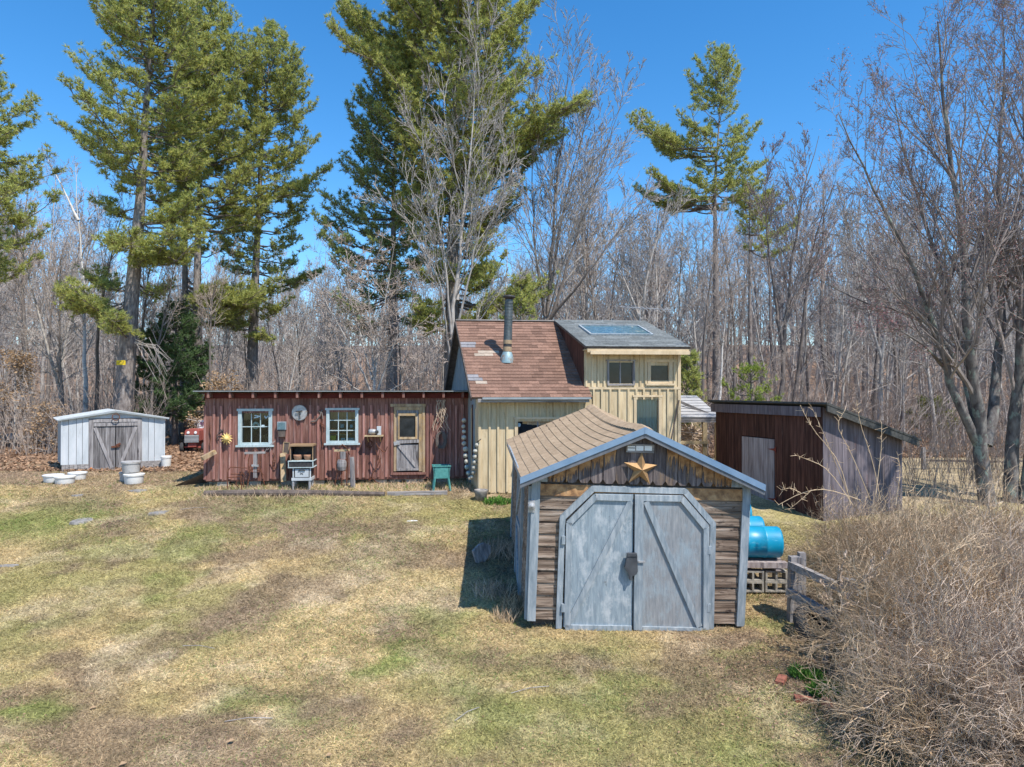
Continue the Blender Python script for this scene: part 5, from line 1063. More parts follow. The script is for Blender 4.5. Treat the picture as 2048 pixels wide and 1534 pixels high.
def kids(pl, pts, dirs, L, rr, lv, sp, rs, tips=None, nk=None):
    n = len(pts) - 1
    for _ in range(nk or sp['kids'][lv]):
        t = sp['t0'][lv] + (1 - sp['t0'][lv]) * rs.random(); i = min(n - 1, int(t * n)); f = t * n - i; q = pts[i] * (1 - f) + pts[i + 1] * f
        grow(pl, q, rot_rand(dirs[i], sp['ang'][lv] * rs.uniform(.7, 1.3), rs), L * sp['rat'][lv] * (1.15 - .75 * t) * rs.uniform(.6, 1.2), rr[i] * sp['rr'][lv], lv + 1, sp, rs, tips)
SPF = dict(n=[10, 5, 4, 2], g=[.05, .13, .16, .2], up=[.02, .10, .06, .03], tip=[.15, .2, .4, .6], k=[6, 4, 3, 3], kids=[24, 6, 4], t0=[.28, .2, .2], ang=[.75, .7, .7], rat=[.30, .45, .5], rr=[.42, .6, .7], rmin=.0075)
def bare_proto(seed, H=14, r=.12, sp=SPF, mt=('bark_grey', 'twig'), lean=.03, name='bare_tree', extra=None):
    rs = np.random.default_rng(seed); tr, cr = Poly(), Poly(); root = thing(name, '', 'tree', (0, 0, 0))
    grow(cr, np.array([0, 0, -.2]), np.array([rs.normal(0, lean), rs.normal(0, lean), 1]), H, r, 0, sp, rs, first=tr)
    part(tr.mb(), 'trunk', mt[0], root, True); part(cr.mb(), 'crown', mt[1], root); return root
protos = []
for k in range(9):
    sp = dict(SPF); sp['kids'] = [[34, 8, 4], [22, 8, 5], [40, 6, 4]][k % 3]; sp['t0'] = [[.25, .2, .2], [.5, .2, .2], [.12, .2, .2]][k % 3]; sp['ang'] = [[.8, .7, .7], [.6, .6, .7], [1.0, .7, .7]][k % 3]; sp['rat'] = [[.30, .45, .5], [.36, .45, .5], [.22, .45, .5]][k % 3]
    protos.append(bare_proto(100 + k, 14, [.12, .14, .085][k % 3], sp, [('bark_grey', 'twig'), ('bark_dark', 'twig_warm'), ('bark_grey', 'twig_warm')][k % 3]))
KND = ['bare grey forest tree', 'bare dark trunked forest tree', 'slender bare forest sapling']
def where(px, Y):
    d_ = 'deep in' if Y > 48 else 'near the front of'
    for lim, s_ in ((230, 'the woods left of the tallest pine'), (560, 'the woods behind the left pines'), (900, 'the woods behind the red workshop'), (1370, 'the woods behind the yellow house'), (1640, 'the woods behind the lone pine'), (9999, 'the woods behind the big maple')):
        if px < lim: return d_ + ' ' + s_
topc = lambda px: np.interp(px, [-300, 0, 100, 200, 330, 450, 640, 760, 1000, 1120, 1250, 1350, 1500, 1600, 1750, 2048, 2300], [330, 330, 320, 400, 470, 480, 470, 480, 470, 380, 340, 390, 330, 290, 340, 330, 330])
rs = np.random.default_rng(77); used = set(); placed = []
N_T = 285; tries = 0
while len(placed) < N_T and tries < 6000:
    tries += 1; q = rs.random() ** 1.25; Y = 27 + q * 42; px = rs.uniform(-180, 2230)
    if 430 < px < 900: Y = max(Y, 24.5 + 30 * rs.random())
    x = (px - 1024) * Y / F
    if any((x - a_) ** 2 + (Y - b_) ** 2 < .9 for a_, b_ in placed): continue
    placed.append((x, Y)); k = rs.integers(0, 9); H = ((HZ - topc(px)) / F * Y + 2.2) * rs.uniform(.62, 1.03); 
    if k % 3 == 2: H *= .75
    if px > 1380 or Y > 48: H *= rs.uniform(.85, 1.0)
    s_ = H / 14
    if k in used: o = copy_tree(protos[k])
    else: o = protos[k]; used.add(k)
    o.location = (x, Y, zgf(x, Y)); o.rotation_euler = (rs.normal(0, .03), rs.normal(0, .03), rs.uniform(0, 6.28)); o.scale = (s_ * .95, s_ * .95, s_)
    lb = KND[k % 3] + ' ' + where(px, Y); tag(o, lb, 'tree', lb.replace('tree ', 'trees ').replace('sapling ', 'saplings '))
for k in range(9):
    if k not in used: bpy.data.objects.remove(protos[k])
# far wood: one mass
m = MB(); pl = Poly(); spw = dict(n=[5, 3, 2], g=[.05, .15, .2], up=[.02, .1, .05], tip=[.2, .3, .5], k=[3, 3, 3], kids=[22, 5], t0=[.15, .2], ang=[.8, .7], rat=[.27, .45], rr=[.45, .6], rmin=.015)
base = []
for k in range(14):
    q = Poly(); grow(q, np.zeros(3), np.array([rs.normal(0, .03), rs.normal(0, .03), 1]), 15, .13, 0, spw, rs); base.append(q)
# (each far tree must keep its own limbs together, so all levels are placed in one pass)
rs = np.random.default_rng(78); acc = {}
for _ in range(1100):
    Y = 54 + rs.random() ** .8 * 85; px = rs.uniform(-250, 2300); x = (px - 1024) * Y / F; b_ = base[rs.integers(0, 14)]; z0 = zgf(x, Y); s_ = max(.5, (CAMZ + (HZ - topc(px)) / F * Y * rs.uniform(.28, .80) - z0) / 15); a_ = rs.uniform(0, 6.28); c_, s2 = cos(a_), sin(a_)
    for key, l in b_.d.items():
        Pn = np.array([p for p, _ in l]); Rn = np.array([r for _, r in l])
        Q = np.stack([Pn[..., 0] * c_ - Pn[..., 1] * s2, Pn[..., 0] * s2 + Pn[..., 1] * c_, Pn[..., 2]], -1) * s_ + [x, Y, z0]; acc.setdefault(key, []).append((Q, Rn * s_))
for (n, kk), l in acc.items(): V, Fq = tubes(np.concatenate([q for q, _ in l]), np.concatenate([r for _, r in l]), kk); m.add(V, Fq)
tag(m.build('far_wood', 'twig'), 'hazy grey mass of bare woods far behind the nearer trees', 'woodland', kind='stuff')
# undergrowth: thin stems rising from the leaves at the wood's edge
def stems(bx, by, n_, L, spread, r0, seg=5, droop=.25, rs=None, upz=1.0, jit=.07, k=3):
    m_ = len(bx); bz = zg(bx, by); a_ = rs.uniform(0, 2 * pi, m_); sp_ = spread * rs.random(m_) ** .6
    d = nz(np.stack([np.cos(a_) * sp_, np.sin(a_) * sp_, np.full(m_, upz)], -1)); t = np.linspace(0, 1, seg)[None, :, None]; L = L[:, None, None]
    Pn = np.stack([bx, by, bz - .03], -1)[:, None] + d[:, None] * L * t; Pn[..., 2] -= (droop * L[..., 0] * (t[..., 0] ** 2) * sp_[:, None]); Pn += rs.normal(0, 1, Pn.shape) * jit * L * t
    Rn = r0 * (1 - .75 * np.linspace(0, 1, seg))[None] * (rs.uniform(.35, 1.5, (m_, 1))); return Pn, Rn
def twigs(Pn, n_, L, r0, rs, seg=3, up=.25, tmin=.3, ang=.8):
    i = rs.integers(0, len(Pn), n_); t = tmin + (1 - tmin) * rs.random(n_); s_ = Pn.shape[1] - 1; j = np.minimum(s_ - 1, (t * s_).astype(int)); f = (t * s_ - j)[:, None]
    p = Pn[i, j] * (1 - f) + Pn[i, j + 1] * f; d = nz(Pn[i, j + 1] - Pn[i, j]); d = nz(d + ang * nz(rs.normal(size=(n_, 3))) + [0, 0, up]); L = (L * rs.uniform(.4, 1.2, n_))[:, None, None]
    Q = p[:, None] + d[:, None] * L * np.linspace(0, 1, seg)[None, :, None]; Q[:, 1:] += rs.normal(0, 1, Q[:, 1:].shape) * .08 * L
    return Q, r0 * (1 - .6 * np.linspace(0, 1, seg))[None] * np.ones((n_, 1))
rs = np.random.default_rng(5); n_ = 7000; Y = 25 + rs.random(n_) ** 1.4 * 30; px = rs.uniform(-150, 2200, n_); Y = np.where(px > 1500, Y - .5, Y); Y = np.where((px > 320) & (px < 440), Y + 8, Y); k_ = ~((px > 350) & (px < 420) & (Y < 36)); Y, px = Y[k_], px[k_]; n_ = len(Y)
x = (px - 1024) * Y / F; Pn, Rn = stems(x, Y, n_, rs.uniform(.8, 3.6, n_), .45, .014, rs=rs); Q, Rq = twigs(Pn, 16000, .7, .008, rs)
m = MB(); m.add(*tubes(Pn, Rn, 3)); m.add(*tubes(Q, Rq, 3)); n6 = 500; Y6 = rs.uniform(16.5, 23, n6); x6 = (rs.uniform(1810, 2150, n6) - 1024) * Y6 / F; P6, R6 = stems(x6, Y6, n6, rs.uniform(.5, 2.0, n6), .35, .008, rs=rs); Q6, Rq6 = twigs(P6, 1200, .4, .004, rs); m.add(*tubes(P6, R6, 3)); m.add(*tubes(Q6, Rq6, 3)); tag(m.build('undergrowth', 'twig_warm'), 'tangle of thin bare saplings along the edge of the woods', 'undergrowth', kind='stuff')
def leaves(c, s_, rs, flat=.5):
    n_ = len(c); a_ = nz(rs.normal(size=(n_, 3)) * [1, 1, flat]); b_ = nz(np.cross(a_, rs.normal(size=(n_, 3)))); s_ = (s_ * rs.uniform(.6, 1.3, n_))[:, None]
    V = np.stack([c - a_ * s_, c + b_ * s_ * .55, c + a_ * s_, c - b_ * s_ * .55], 1).reshape(-1, 3); return V, np.arange(n_ * 4).reshape(-1, 4)
# leaf litter on the wood floor and in the garden
n_ = 52000; Y = 20.5 + rs.random(n_) ** 1.6 * 24; px = rs.uniform(-150, 2200, n_); Y = np.where(px > 1100, Y + 3.5, Y); x = (px - 1024) * Y / F; c = np.stack([x, Y, zg(x, Y) + .03 + .03 * rs.random(n_)], -1)
n2 = 7000; gx_ = rs.normal(4.9, 1.1, n2); gy_ = rs.normal(8.4, 1.2, n2); c2 = np.stack([gx_, gy_, zg(gx_, gy_) + .02 + .02 * rs.random(n2)], -1)
m = MB(); m.add(*leaves(c, .06, rs, .25)); m.add(*leaves(c2, .018, rs, .3)); n3 = 2600; Yl = 5.8 * 3.0 ** rs.random(n3); xl = (rs.uniform(-40, 1600, n3) - 1024) * Yl / F; c3 = np.stack([xl, Yl, zg(xl, Yl) + .02], -1); m.add(*leaves(c3, .014, rs, .35)); tag(m.build('leaf_litter', 'litter'), 'brown fallen leaves covering the floor of the woods and the flower bed', 'leaves', kind='stuff')

# ---- evergreens
def pine(name, label, trunk, Y, env, mt, r0=.3, step=.42, per=4, asc=(.12, .75), manual=(), lowdead=None, seed=0, tuft=.19, dens=1., bark='bark_pine', twl=.30, mt2=None):
    rs = np.random.default_rng(seed); T = np.array([P(x, y, Y + (dy[0] if dy else 0)) for x, y, *dy in trunk]); T[0, 2] = zgf(T[0, 0], T[0, 1]) - .2
    root = thing(name, label, 'tree', [T[0, 0], T[0, 1], T[0, 2] + .2])
    n = 16; tt = np.linspace(0, 1, n); cum = np.concatenate([[0], np.cumsum(np.linalg.norm(np.diff(T, axis=0), axis=1))]); cum /= cum[-1]; TP = np.stack([np.interp(tt, cum, T[:, i]) for i in range(3)], -1)
    rr = np.maximum(r0 * (1 - tt) ** 1.25, .03); m = MB(); m.tube(TP, rr, 12); tk = part(m, 'trunk', bark, root, True)
    ez = np.array([CAMZ - (e[0] - HZ) * Y / F for e in env]); eL = np.array([(e[1] - 1024) * Y / F for e in env]); eR = np.array([(e[2] - 1024) * Y / F for e in env]); o = np.argsort(ez); ez, eL, eR = ez[o], eL[o], eR[o]
    B0, B1, E, BL = [], [], [], []; z = ez[0]
    while z < ez[-1]:
        tx = np.interp(z, TP[:, 2], TP[:, 0]); ty = np.interp(z, TP[:, 2], TP[:, 1]); fz = (z - ez[0]) / (ez[-1] - ez[0]); L_, R_ = tx - np.interp(z, ez, eL), np.interp(z, ez, eR) - tx
        a0 = rs.uniform(0, 6.28); k_ = per + 2
        for k in range(k_):
            if rs.random() < .12: continue
            a_ = a0 + 2 * pi * k / k_ + rs.normal(0, .25); c_ = cos(a_); L = (L_ if c_ < 0 else R_) * abs(c_) + .5 * (L_ + R_) * (1 - abs(c_)); L = max(.3, L * (rs.uniform(.85, 1.1) if rs.random() < .7 else rs.uniform(.45, .85))); L = min(L, 6)
            el_ = asc[0] + (asc[1] - asc[0]) * fz ** 1.5 + rs.normal(0, .07); zz = z - sin(el_) * L * .35
            B0.append([tx, ty, zz]); d = np.array([cos(el_) * cos(a_), cos(el_) * sin(a_), sin(el_)]); B1.append(d * L); BL.append(L)
        z += step * rs.uniform(.7, 1.7) * (1.2 - .55 * fz)
    for (y0, x1, y1, dY) in [(a_ + rs.normal(0, 9), b_ + rs.normal(0, 14), c_ + rs.normal(0, 8), d_ + rs.normal(0, .5)) for a_, b_, c_, d_ in manual for _r in range(3)]:
        z = CAMZ - (y0 - HZ) * Y / F; tx = np.interp(z, TP[:, 2], TP[:, 0]); ty = np.interp(z, TP[:, 2], TP[:, 1]); e_ = P(x1, y1, Y + dY); b_ = np.array([tx, ty, z]); B0.append(b_); B1.append(e_ - b_); BL.append(np.linalg.norm(e_ - b_))
    B0, B1, BL = np.array(B0), np.array(B1), np.array(BL); seg = 7; t = np.linspace(0, 1, seg)[None, :, None]
    Pn = B0[:, None] + B1[:, None] * t; Pn[..., 2] += (-.10 * np.sin(t[..., 0] * pi) + .16 * t[..., 0] ** 3) * BL[:, None]; Pn[:, 1:] += rs.normal(0, 1, (len(B0), seg - 1, 3)) * .022 * BL[:, None, None]
    m = MB(); m.add(*tubes(Pn, (np.minimum(.055, .012 + .011 * BL))[:, None] * (1 - .8 * np.linspace(0, 1, seg))[None], 4))
    # side twigs in the branch plane
    nt_ = np.maximum(4, (BL * 7.5 * dens)).astype(int); i = np.repeat(np.arange(len(BL)), nt_); N = len(i); tb = .28 + .72 * rs.random(N) ** .8; j = np.minimum(seg - 2, (tb * (seg - 1)).astype(int)); f = (tb * (seg - 1) - j)[:, None]
    q = Pn[i, j] * (1 - f) + Pn[i, j + 1] * f; d = nz(Pn[i, j + 1] - Pn[i, j]); side = nz(np.cross(d, [0, 0, 1.])) * rs.choice([-1, 1], N)[:, None]
    d2 = nz(d * .75 + side * rs.uniform(.3, 1.2, N)[:, None] + np.array([0, 0, 1]) * rs.normal(.10, .13, N)[:, None]); L2 = (twl * BL[i] * (1.15 - tb) * rs.uniform(.6, 1.3, N) + .18); s3 = np.linspace(0, 1, 3)[None, :, None]
    Qn = q[:, None] + d2[:, None] * L2[:, None, None] * s3; Qn[:, 2, 2] += .06 * L2; m.add(*tubes(Qn, np.full((N, 3), .009), 3)); part(m, 'branches', 'bark_dark', root)
    nf = np.maximum(2, (L2 / .13 * dens)).astype(int) + 1; i2 = np.repeat(np.arange(N), nf); M_ = len(i2); tf = (rs.random(M_) ** .7)[:, None]
    c = q[i2] + d2[i2] * L2[i2][:, None] * tf + rs.normal(0, .06, (M_, 3)) + [0, 0, .05]; dd = nz(d2[i2] + [0, 0, .5]); nn = 13
    c = np.repeat(c, nn, 0); dd = np.repeat(dd, nn, 0); K = len(c); nd = nz(dd * .75 + rs.normal(size=(K, 3)) * .65); Ln = (tuft * rs.uniform(.6, 1.15, K))[:, None]; sd = nz(np.cross(nd, rs.normal(size=(K, 3)))) * (tuft * .082)
    V = np.stack([c - sd, c + sd, c + nd * Ln], 1).reshape(-1, 3); mcr = MB(); tri = np.arange(K * 3).reshape(-1, 3)
    mcr.add(V, tri); part(mcr, 'crown', mt, root); return root, tk
pA, tk = pine('pine_tree', 'tallest left pine, with the yellow sign on its thick leaning trunk', [(240, 818), (262, 600), (279, 400), (290, 200), (302, 0), (310, -190)], 27,
     [(-180, 270, 345), (-80, 235, 375), (0, 200, 405), (50, 160, 430), (100, 175, 440), (150, 150, 440), (200, 128, 445), (250, 130, 430), (290, 105, 430), (340, 170, 420), (385, 205, 380)], 'needle', .42, .40, 5,
     manual=[(430, 205, 415, .5), (440, 385, 420, -1), (480, 210, 495, -.8), (500, 330, 490, -2.0), (520, 385, 520, -1.2), (470, 250, 500, -2.2), (505, 300, 515, -1.5), (600, 125, 612, -.8), (620, 160, 590, -1.8), (640, 200, 640, -1.6), (615, 110, 600, .5), (650, 230, 650, -2.0), (455, 415, 470, .6), (560, 185, 560, 1.), (560, 340, 590, 1.5)], seed=1)
pine('pine_tree', 'slim pine directly right of the tallest left pine', [(370, 800), (369, 500), (372, 300), (382, 90)], 32, [(85, 370, 400), (150, 335, 440), (230, 310, 460), (300, 310, 480), (380, 300, 500), (440, 310, 520), (500, 350, 500)], 'needle', .26, .5, 4,
     manual=[(560, 470, 600, -.8), (580, 520, 615, -1), (600, 440, 590, -2), (590, 560, 600, -1), (620, 480, 640, -1.5)], seed=2)
pine('pine_tree', 'tall pine in the middle of the left group, its top near the picture edge', [(392, 800), (394, 500), (400, 250), (418, 5)], 30.5, [(0, 405, 432), (40, 370, 470), (100, 350, 510), (170, 340, 530), (250, 330, 540), (330, 330, 555), (400, 340, 560), (450, 350, 545)], 'needle', .3, .45, 5, seed=3)
pine('pine_tree', 'right hand pine of the left group, leaning above the red workshop', [(500, 800), (508, 600), (517, 400), (524, 250), (542, 58)], 33, [(52, 532, 552), (85, 505, 575), (110, 490, 600), (170, 480, 625), (220, 470, 650), (260, 480, 610), (310, 470, 640), (350, 450, 660), (400, 440, 650), (450, 420, 620), (500, 420, 610), (540, 440, 590)], 'needle', .34, .45, 5,
     manual=[(620, 560, 625, -1), (640, 470, 650, -1.5), (660, 530, 690, -1.4), (600, 410, 610, -1), (560, 640, 560, .8)], seed=4)
pine('pine_tree', 'huge central pine towering above the yellow house roof', [(905, 800), (905, 500), (912, 250), (925, 50), (935, -180)], 29, [(-180, 890, 985), (-90, 800, 1050), (-20, 720, 1085), (40, 690, 1095), (80, 700, 1070), (130, 750, 1055), (190, 760, 1090), (240, 745, 1112), (300, 745, 1105), (350, 770, 1085), (410, 790, 1070), (460, 810, 1050), (520, 830, 1030), (560, 860, 990)], 'needle', .45, .36, 7,
     manual=[(140, 662, 30, 0), (160, 655, 100, -.6), (150, 690, 60, .6), (110, 1095, 15, 0), (280, 1165, 235, -.5), (330, 1115, 300, .5), (600, 1080, 600, -.8), (610, 1060, 590, -1.6), (560, 830, 560, -1.5), (600, 820, 620, -1.8), (630, 850, 660, -1.8), (580, 980, 560, -1.5), (640, 970, 620, -1.8)], seed=5)
pine('pine_tree', 'dark companion pine immediately left of the huge central pine', [(783, 800), (786, 500), (788, 300), (800, 120)], 31.5, [(115, 780, 815), (180, 720, 850), (230, 690, 860), (280, 670, 865), (330, 665, 860), (380, 655, 860), (430, 650, 860), (480, 640, 870), (540, 650, 860), (590, 690, 840)], 'needle_blue', .32, .42, 5, seed=6, manual=[(600, 700, 620, -1.5), (640, 720, 660, -1.8), (620, 840, 650, -1.6)])
pine('pine_tree', 'pine at the left picture edge of which only branch ends show', [(-72, 800), (-64, 400), (-60, 0)], 26, [(130, -80, -30), (175, -140, 40), (215, -150, 30), (245, -150, 68), (290, -160, 45), (330, -170, 80), (350, -170, 92), (400, -170, 95), (440, -170, 130), (480, -150, 60), (530, -150, 85), (550, -120, 40)], 'needle', .38, .5, 5, asc=(.0, .3), seed=7)
pine('pine_tree', 'lone pine with an open crown right of the yellow house', [(1434, 800), (1432, 500), (1430, 380), (1440, 240), (1446, 108)], 36, [(104, 1438, 1452), (130, 1405, 1470), (165, 1350, 1500), (190, 1375, 1480), (230, 1390, 1465), (262, 1275, 1500), (285, 1330, 1530), (320, 1350, 1540), (360, 1360, 1530), (375, 1300, 1530), (405, 1330, 1500)], 'needle', .28, .42, 4,
     manual=[(300, 1280, 255, -1), (310, 1290, 275, 1), (400, 1300, 365, -1), (420, 1310, 380, .5), (410, 1285, 400, 1)], seed=8, asc=(.1, .8))
pine('pine_tree', 'shorter pine tucked behind the lone pine on its right', [(1502, 800), (1500, 600), (1500, 380)], 37.5, [(360, 1490, 1530), (400, 1480, 1560), (440, 1480, 1585), (480, 1480, 1600), (500, 1500, 1608)], 'needle', .22, .45, 4, seed=9)
pine('hemlock_tree', 'dense dark green hemlock between the metal shed and the red workshop', [(350, 835), (350, 700), (352, 618)], 29, [(615, 345, 362), (650, 315, 388), (690, 290, 405), (730, 278, 425), (780, 268, 430), (830, 275, 425)], 'hemlock', .16, .26, 6, asc=(-.12, .5), seed=10, tuft=.15, dens=1.5, bark='bark_dark')
pine('young_pine', 'bright yellow-green young pine behind the left end of the plank shed', [(1502, 830), (1502, 738)], 23, [(735, 1495, 1512), (755, 1475, 1532), (780, 1455, 1548), (810, 1450, 1552)], 'young_pine', .06, .26, 3, asc=(.2, .9), seed=11, tuft=.14, dens=1.0)
pine('young_pine', 'small green pine seen just right of the yellow house wall', [(1374, 850), (1374, 715)], 24.5, [(715, 1368, 1382), (750, 1350, 1398), (790, 1345, 1402), (850, 1345, 1404)], 'needle', .06, .25, 5, seed=12, tuft=.16)
pine('young_pine', 'small pine whose top shows right beside the stove pipe', [(1040, 800), (1042, 575)], 25, [(572, 1036, 1052), (600, 1010, 1080), (630, 1005, 1075), (700, 1000, 1080)], 'needle', .09, .35, 4, seed=13, tuft=.18)
pine('young_pine', 'low yellowish pine bough in the woods behind the plank shed', [(1860, 880), (1860, 800)], 33, [(800, 1850, 1870), (840, 1820, 1900), (880, 1810, 1910)], 'needle_gold', .06, .3, 4, seed=14, tuft=.2, asc=(0, .6))
# golden sunlit plume on the low left branches of the tallest pine
m = MB(); z = P(251, 725, 26.4); tkr = Frame(P(251, 726, 26.35), (1, .0, 0), (0, 1, 0)); m.box(tkr, -.17, .17, -.32, -.30, -.09, .09); sg = solo(m, 'trail_sign', 'sign_yellow', 'small yellow notice nailed to the trunk of the tallest left pine', 'sign')
m = MB()
for r_ in range(3):
    for k in range(5):
        if (k + r_) % 3: m.box(tkr, -.12 + k * .05, -.085 + k * .05, -.324, -.321, .04 - r_ * .045, .055 - r_ * .045)
part(m, 'lettering', 'dark_trim', sg)
# ---- individually shaped bare trees
def px_tree(name, label, Y, stems_, mt, sp, nk, r0, seed, buds=None, lmul=1, base=None):
    rs = np.random.default_rng(seed); tr, cr = Poly(), Poly(); tips = []; b = stems_[0][0]; b0 = P(b[0], b[1], Y); root = thing(name, label, 'tree', [b0[0], Y, zgf(b0[0], Y)])
    for st in stems_:
        rad = r0
        if isinstance(st[-1], float): rad = r0 * st[-1]; st = st[:-1]
        T = np.array([P(q[0], q[1], Y + (q[2] if len(q) > 2 else 0)) for q in st]); cum = np.concatenate([[0], np.cumsum(np.linalg.norm(np.diff(T, axis=0), axis=1))]); L = cum[-1]; n = 14; tt = np.linspace(0, L, n + 1)
        TP = np.stack([np.interp(tt, cum, T[:, i]) for i in range(3)], -1); TP[1:-1] = .25 * TP[:-2] + .5 * TP[1:-1] + .25 * TP[2:]; TP[1:-1] += rs.normal(0, .012 * L / n * 3, (n - 1, 3))
        if b[1] > 700: pass
        rr = rad * (1 - .93 * np.linspace(0, 1, n + 1) ** .62); tr.add(TP, rr, 8); dirs = list(nz(np.gradient(TP, axis=0)))
        kids(cr, TP, dirs, L * lmul, rr, 0, sp, rs, tips, nk=max(4, int(nk * L / 10)))
    part(tr.mb(), 'trunk', mt[0], root, True); part(cr.mb(), 'crown', mt[1], root)
    if buds:
        t_ = np.array(tips); t_ = t_[rs.random(len(t_)) < buds[1]]; t_ = np.repeat(t_, 2, 0) + rs.normal(0, .09, (len(t_) * 2, 3)); m = MB(); m.add(*leaves(t_, buds[2], rs, 1)); part(m, 'buds', buds[0], root)
    return root
SPM = dict(n=[10, 7, 5, 4, 2], g=[0, .09, .12, .15, .2], up=[0, .09, .06, .05, .02], tip=[.1, .15, .3, .4, .6], k=[8, 5, 4, 3, 3], kids=[20, 9, 5, 4], t0=[.22, .15, .15, .2], ang=[.5, .6, .65, .7], rat=[.58, .42, .45, .5], rr=[.38, .5, .6, .7], rmin=.004)
px_tree('maple_tree', 'big many-stemmed maple with reddish buds at the right edge behind the brush', 16.4, [
    [(1978, 1040), (1968, 960), (1962, 890), (1955, 800, -.3), (1938, 640, -.6), (1928, 480, -.7), (1905, 320, -.9), (1885, 150, -1), (1880, 40, -1)],
    [(1964, 905), (1915, 810, -.2), (1895, 730, -.4), (1862, 640, -.8), (1830, 540, -1), (1780, 430, -1.2), (1715, 320, -1.4), (1680, 225, -1.5), .62],
    [(1962, 900), (1925, 740, .3), (1880, 660, .5), (1800, 620, .8), (1720, 600, 1.0), (1640, 560, 1.2), .45],
    [(1966, 890), (1940, 720, .6), (1885, 560, .9), (1840, 400, 1.2), (1800, 260, 1.4), (1790, 180, 1.5), .6],
    [(1970, 890), (1990, 780, .3), (2008, 640, .5), (2006, 480, .5), (2000, 300, .7), (2015, 120, .8), (2010, 20, .8), .7],
    [(2020, 1045, .2), (2022, 930, .2), (2035, 780, .2), (2046, 620, .0), (2060, 400, -.3), (2058, 180, -.3), (2070, 0, -.3), .95],
    [(2045, 1045, .1), (2062, 900, 0), (2095, 700, -.5), (2120, 480, -.5), (2150, 200, -1), .8],
    [(1900, 750), (1850, 690, -1), (1780, 650, -1.4), (1730, 640, -1.6), .3]], ('bark_maple', 'twig_red'), SPM, 27, .22, 31, buds=('bud_red', .2, .015), lmul=.68)
px_tree('maple_tree', 'tree just outside the right picture edge whose twigs shade the plank shed', 12.4, [
    [(2500, 1100), (2470, 900), (2400, 650), (2290, 300), (2240, 0)], [(2400, 650), (2300, 450, .2), (2180, 300, .4), (2120, 150, .5), .5], [(2290, 300), (2380, 150), (2420, 0), .4], [(2350, 460), (2240, 370, .1), (2150, 330, .2), .4], [(2440, 800), (2330, 640, .3), (2200, 520, .5), (2130, 480, .6), .45], [(2480, 850), (2560, 500), (2560, 200), .6]], ('bark_maple', 'twig_red'), SPM, 14, .30, 33, lmul=.5)
SPG = dict(SPM); SPG['rat'] = [.62, .40, .42]; SPG['rr'] = [.4, .5, .6]; SPG['kids'] = [20, 10, 6]; SPG['n'] = [10, 7, 5, 3]; SPG['rmin'] = .0085; SPG['ang'] = [.55, .55, .6]; SPG['t0'] = [.22, .2, .15]
px_tree('bare_maple', 'tall pale grey bare maple fanning up in front of the huge central pine', 25.5, [
    [(908, 830), (905, 640), (922, 450), (943, 290), (955, 80)], [(906, 700), (885, 480, -.5), (850, 330, -.8), (838, 200, -1), .5], [(910, 680), (960, 450, -.6), (1000, 330, -1), (1035, 270, -1), .5], [(900, 720), (880, 560, -1), (815, 430, -1.5), (760, 400, -2), .4],
    [(915, 600), (930, 400, .5), (925, 200, .6), (915, 130, .6), .5], [(912, 720), (985, 600, -.6), (1080, 520, -.8), .35]], ('bark_grey', 'twig'), SPG, 15, .13, 41, lmul=.68)
px_tree('bare_maple', 'wide fan of dark bare stems rising behind the ridge of the yellow house', 29, [
    [(1093, 830), (1095, 640), (1108, 430), (1125, 260), (1140, 110)], [(1095, 660), (1150, 480), (1205, 330), (1245, 190), .6], [(1093, 660), (1068, 480), (1062, 330), (1085, 200), .5], [(1100, 640), (1180, 540, -1), (1260, 430, -1), (1310, 370, -1), .55], [(1096, 600), (1130, 400, .5), (1175, 230, .6), (1190, 150, .6), .55]], ('bark_dark', 'twig'), SPG, 20, .15, 42, lmul=.7)
SPB = dict(SPG); SPB['up'] = [0, .02, .0, -.02]; SPB['ang'] = [.9, .7, .7]; SPB['kids'] = [20, 8, 5]
px_tree('bare_shrub_tree', 'broad low bare tree with drooping tan twigs behind the middle of the workshop roof', 24, [
    [(752, 850), (745, 700), (738, 600), (730, 500)], [(750, 800), (790, 680, -.4), (830, 600, -.6), (860, 540, -.8), .7], [(750, 800), (700, 690, -.6), (660, 620, -.8), (630, 560, -.8), .7], [(748, 760), (770, 600), (790, 480), .7], [(745, 760), (700, 600, .6), (690, 480, .6), .6], [(750, 800), (850, 740, -1), (890, 680, -1), .5], [(750, 800), (650, 740, -1), (600, 700, -1), .5]], ('bark_grey', 'twig_warm'), SPB, 40, .08, 43, lmul=.7)
px_tree('birch_tree', 'white birch with a forked top at the far left between the pines', 34, [[(170, 830), (168, 560), (158, 470), (150, 400), (148, 330)], [(155, 440), (130, 390), (100, 330), (82, 300), .6]], ('bark_birch', 'twig'), SPG, 18, .13, 44, lmul=.3)
px_tree('birch_tree', 'thin white birch behind the house and the young pine', 30, [[(1437, 830), (1445, 700), (1455, 600), (1460, 490)]], ('bark_birch', 'twig'), SPG, 18, .075, 45, lmul=.3)
px_tree('bare_maple', 'bare tree with reddish twigs filling the gap right of the lone pine', 32, [[(1560, 840), (1570, 650), (1590, 480), (1620, 330), (1640, 270)], [(1565, 700), (1540, 520), (1530, 400), (1540, 300), .6], [(1570, 640), (1640, 500), (1700, 400), .6]], ('bark_dark', 'twig_red'), SPG, 24, .15, 46, lmul=.5, buds=('bud_red', .12, .03))
px_tree('bare_maple', 'bare tree with crooked limbs directly behind the plank shed', 30, [[(1760, 840), (1765, 700), (1790, 560), (1800, 420)], [(1764, 720), (1730, 600), (1700, 470), (1690, 400), .6]], ('bark_grey', 'twig'), SPG, 24, .14, 47, lmul=.5)
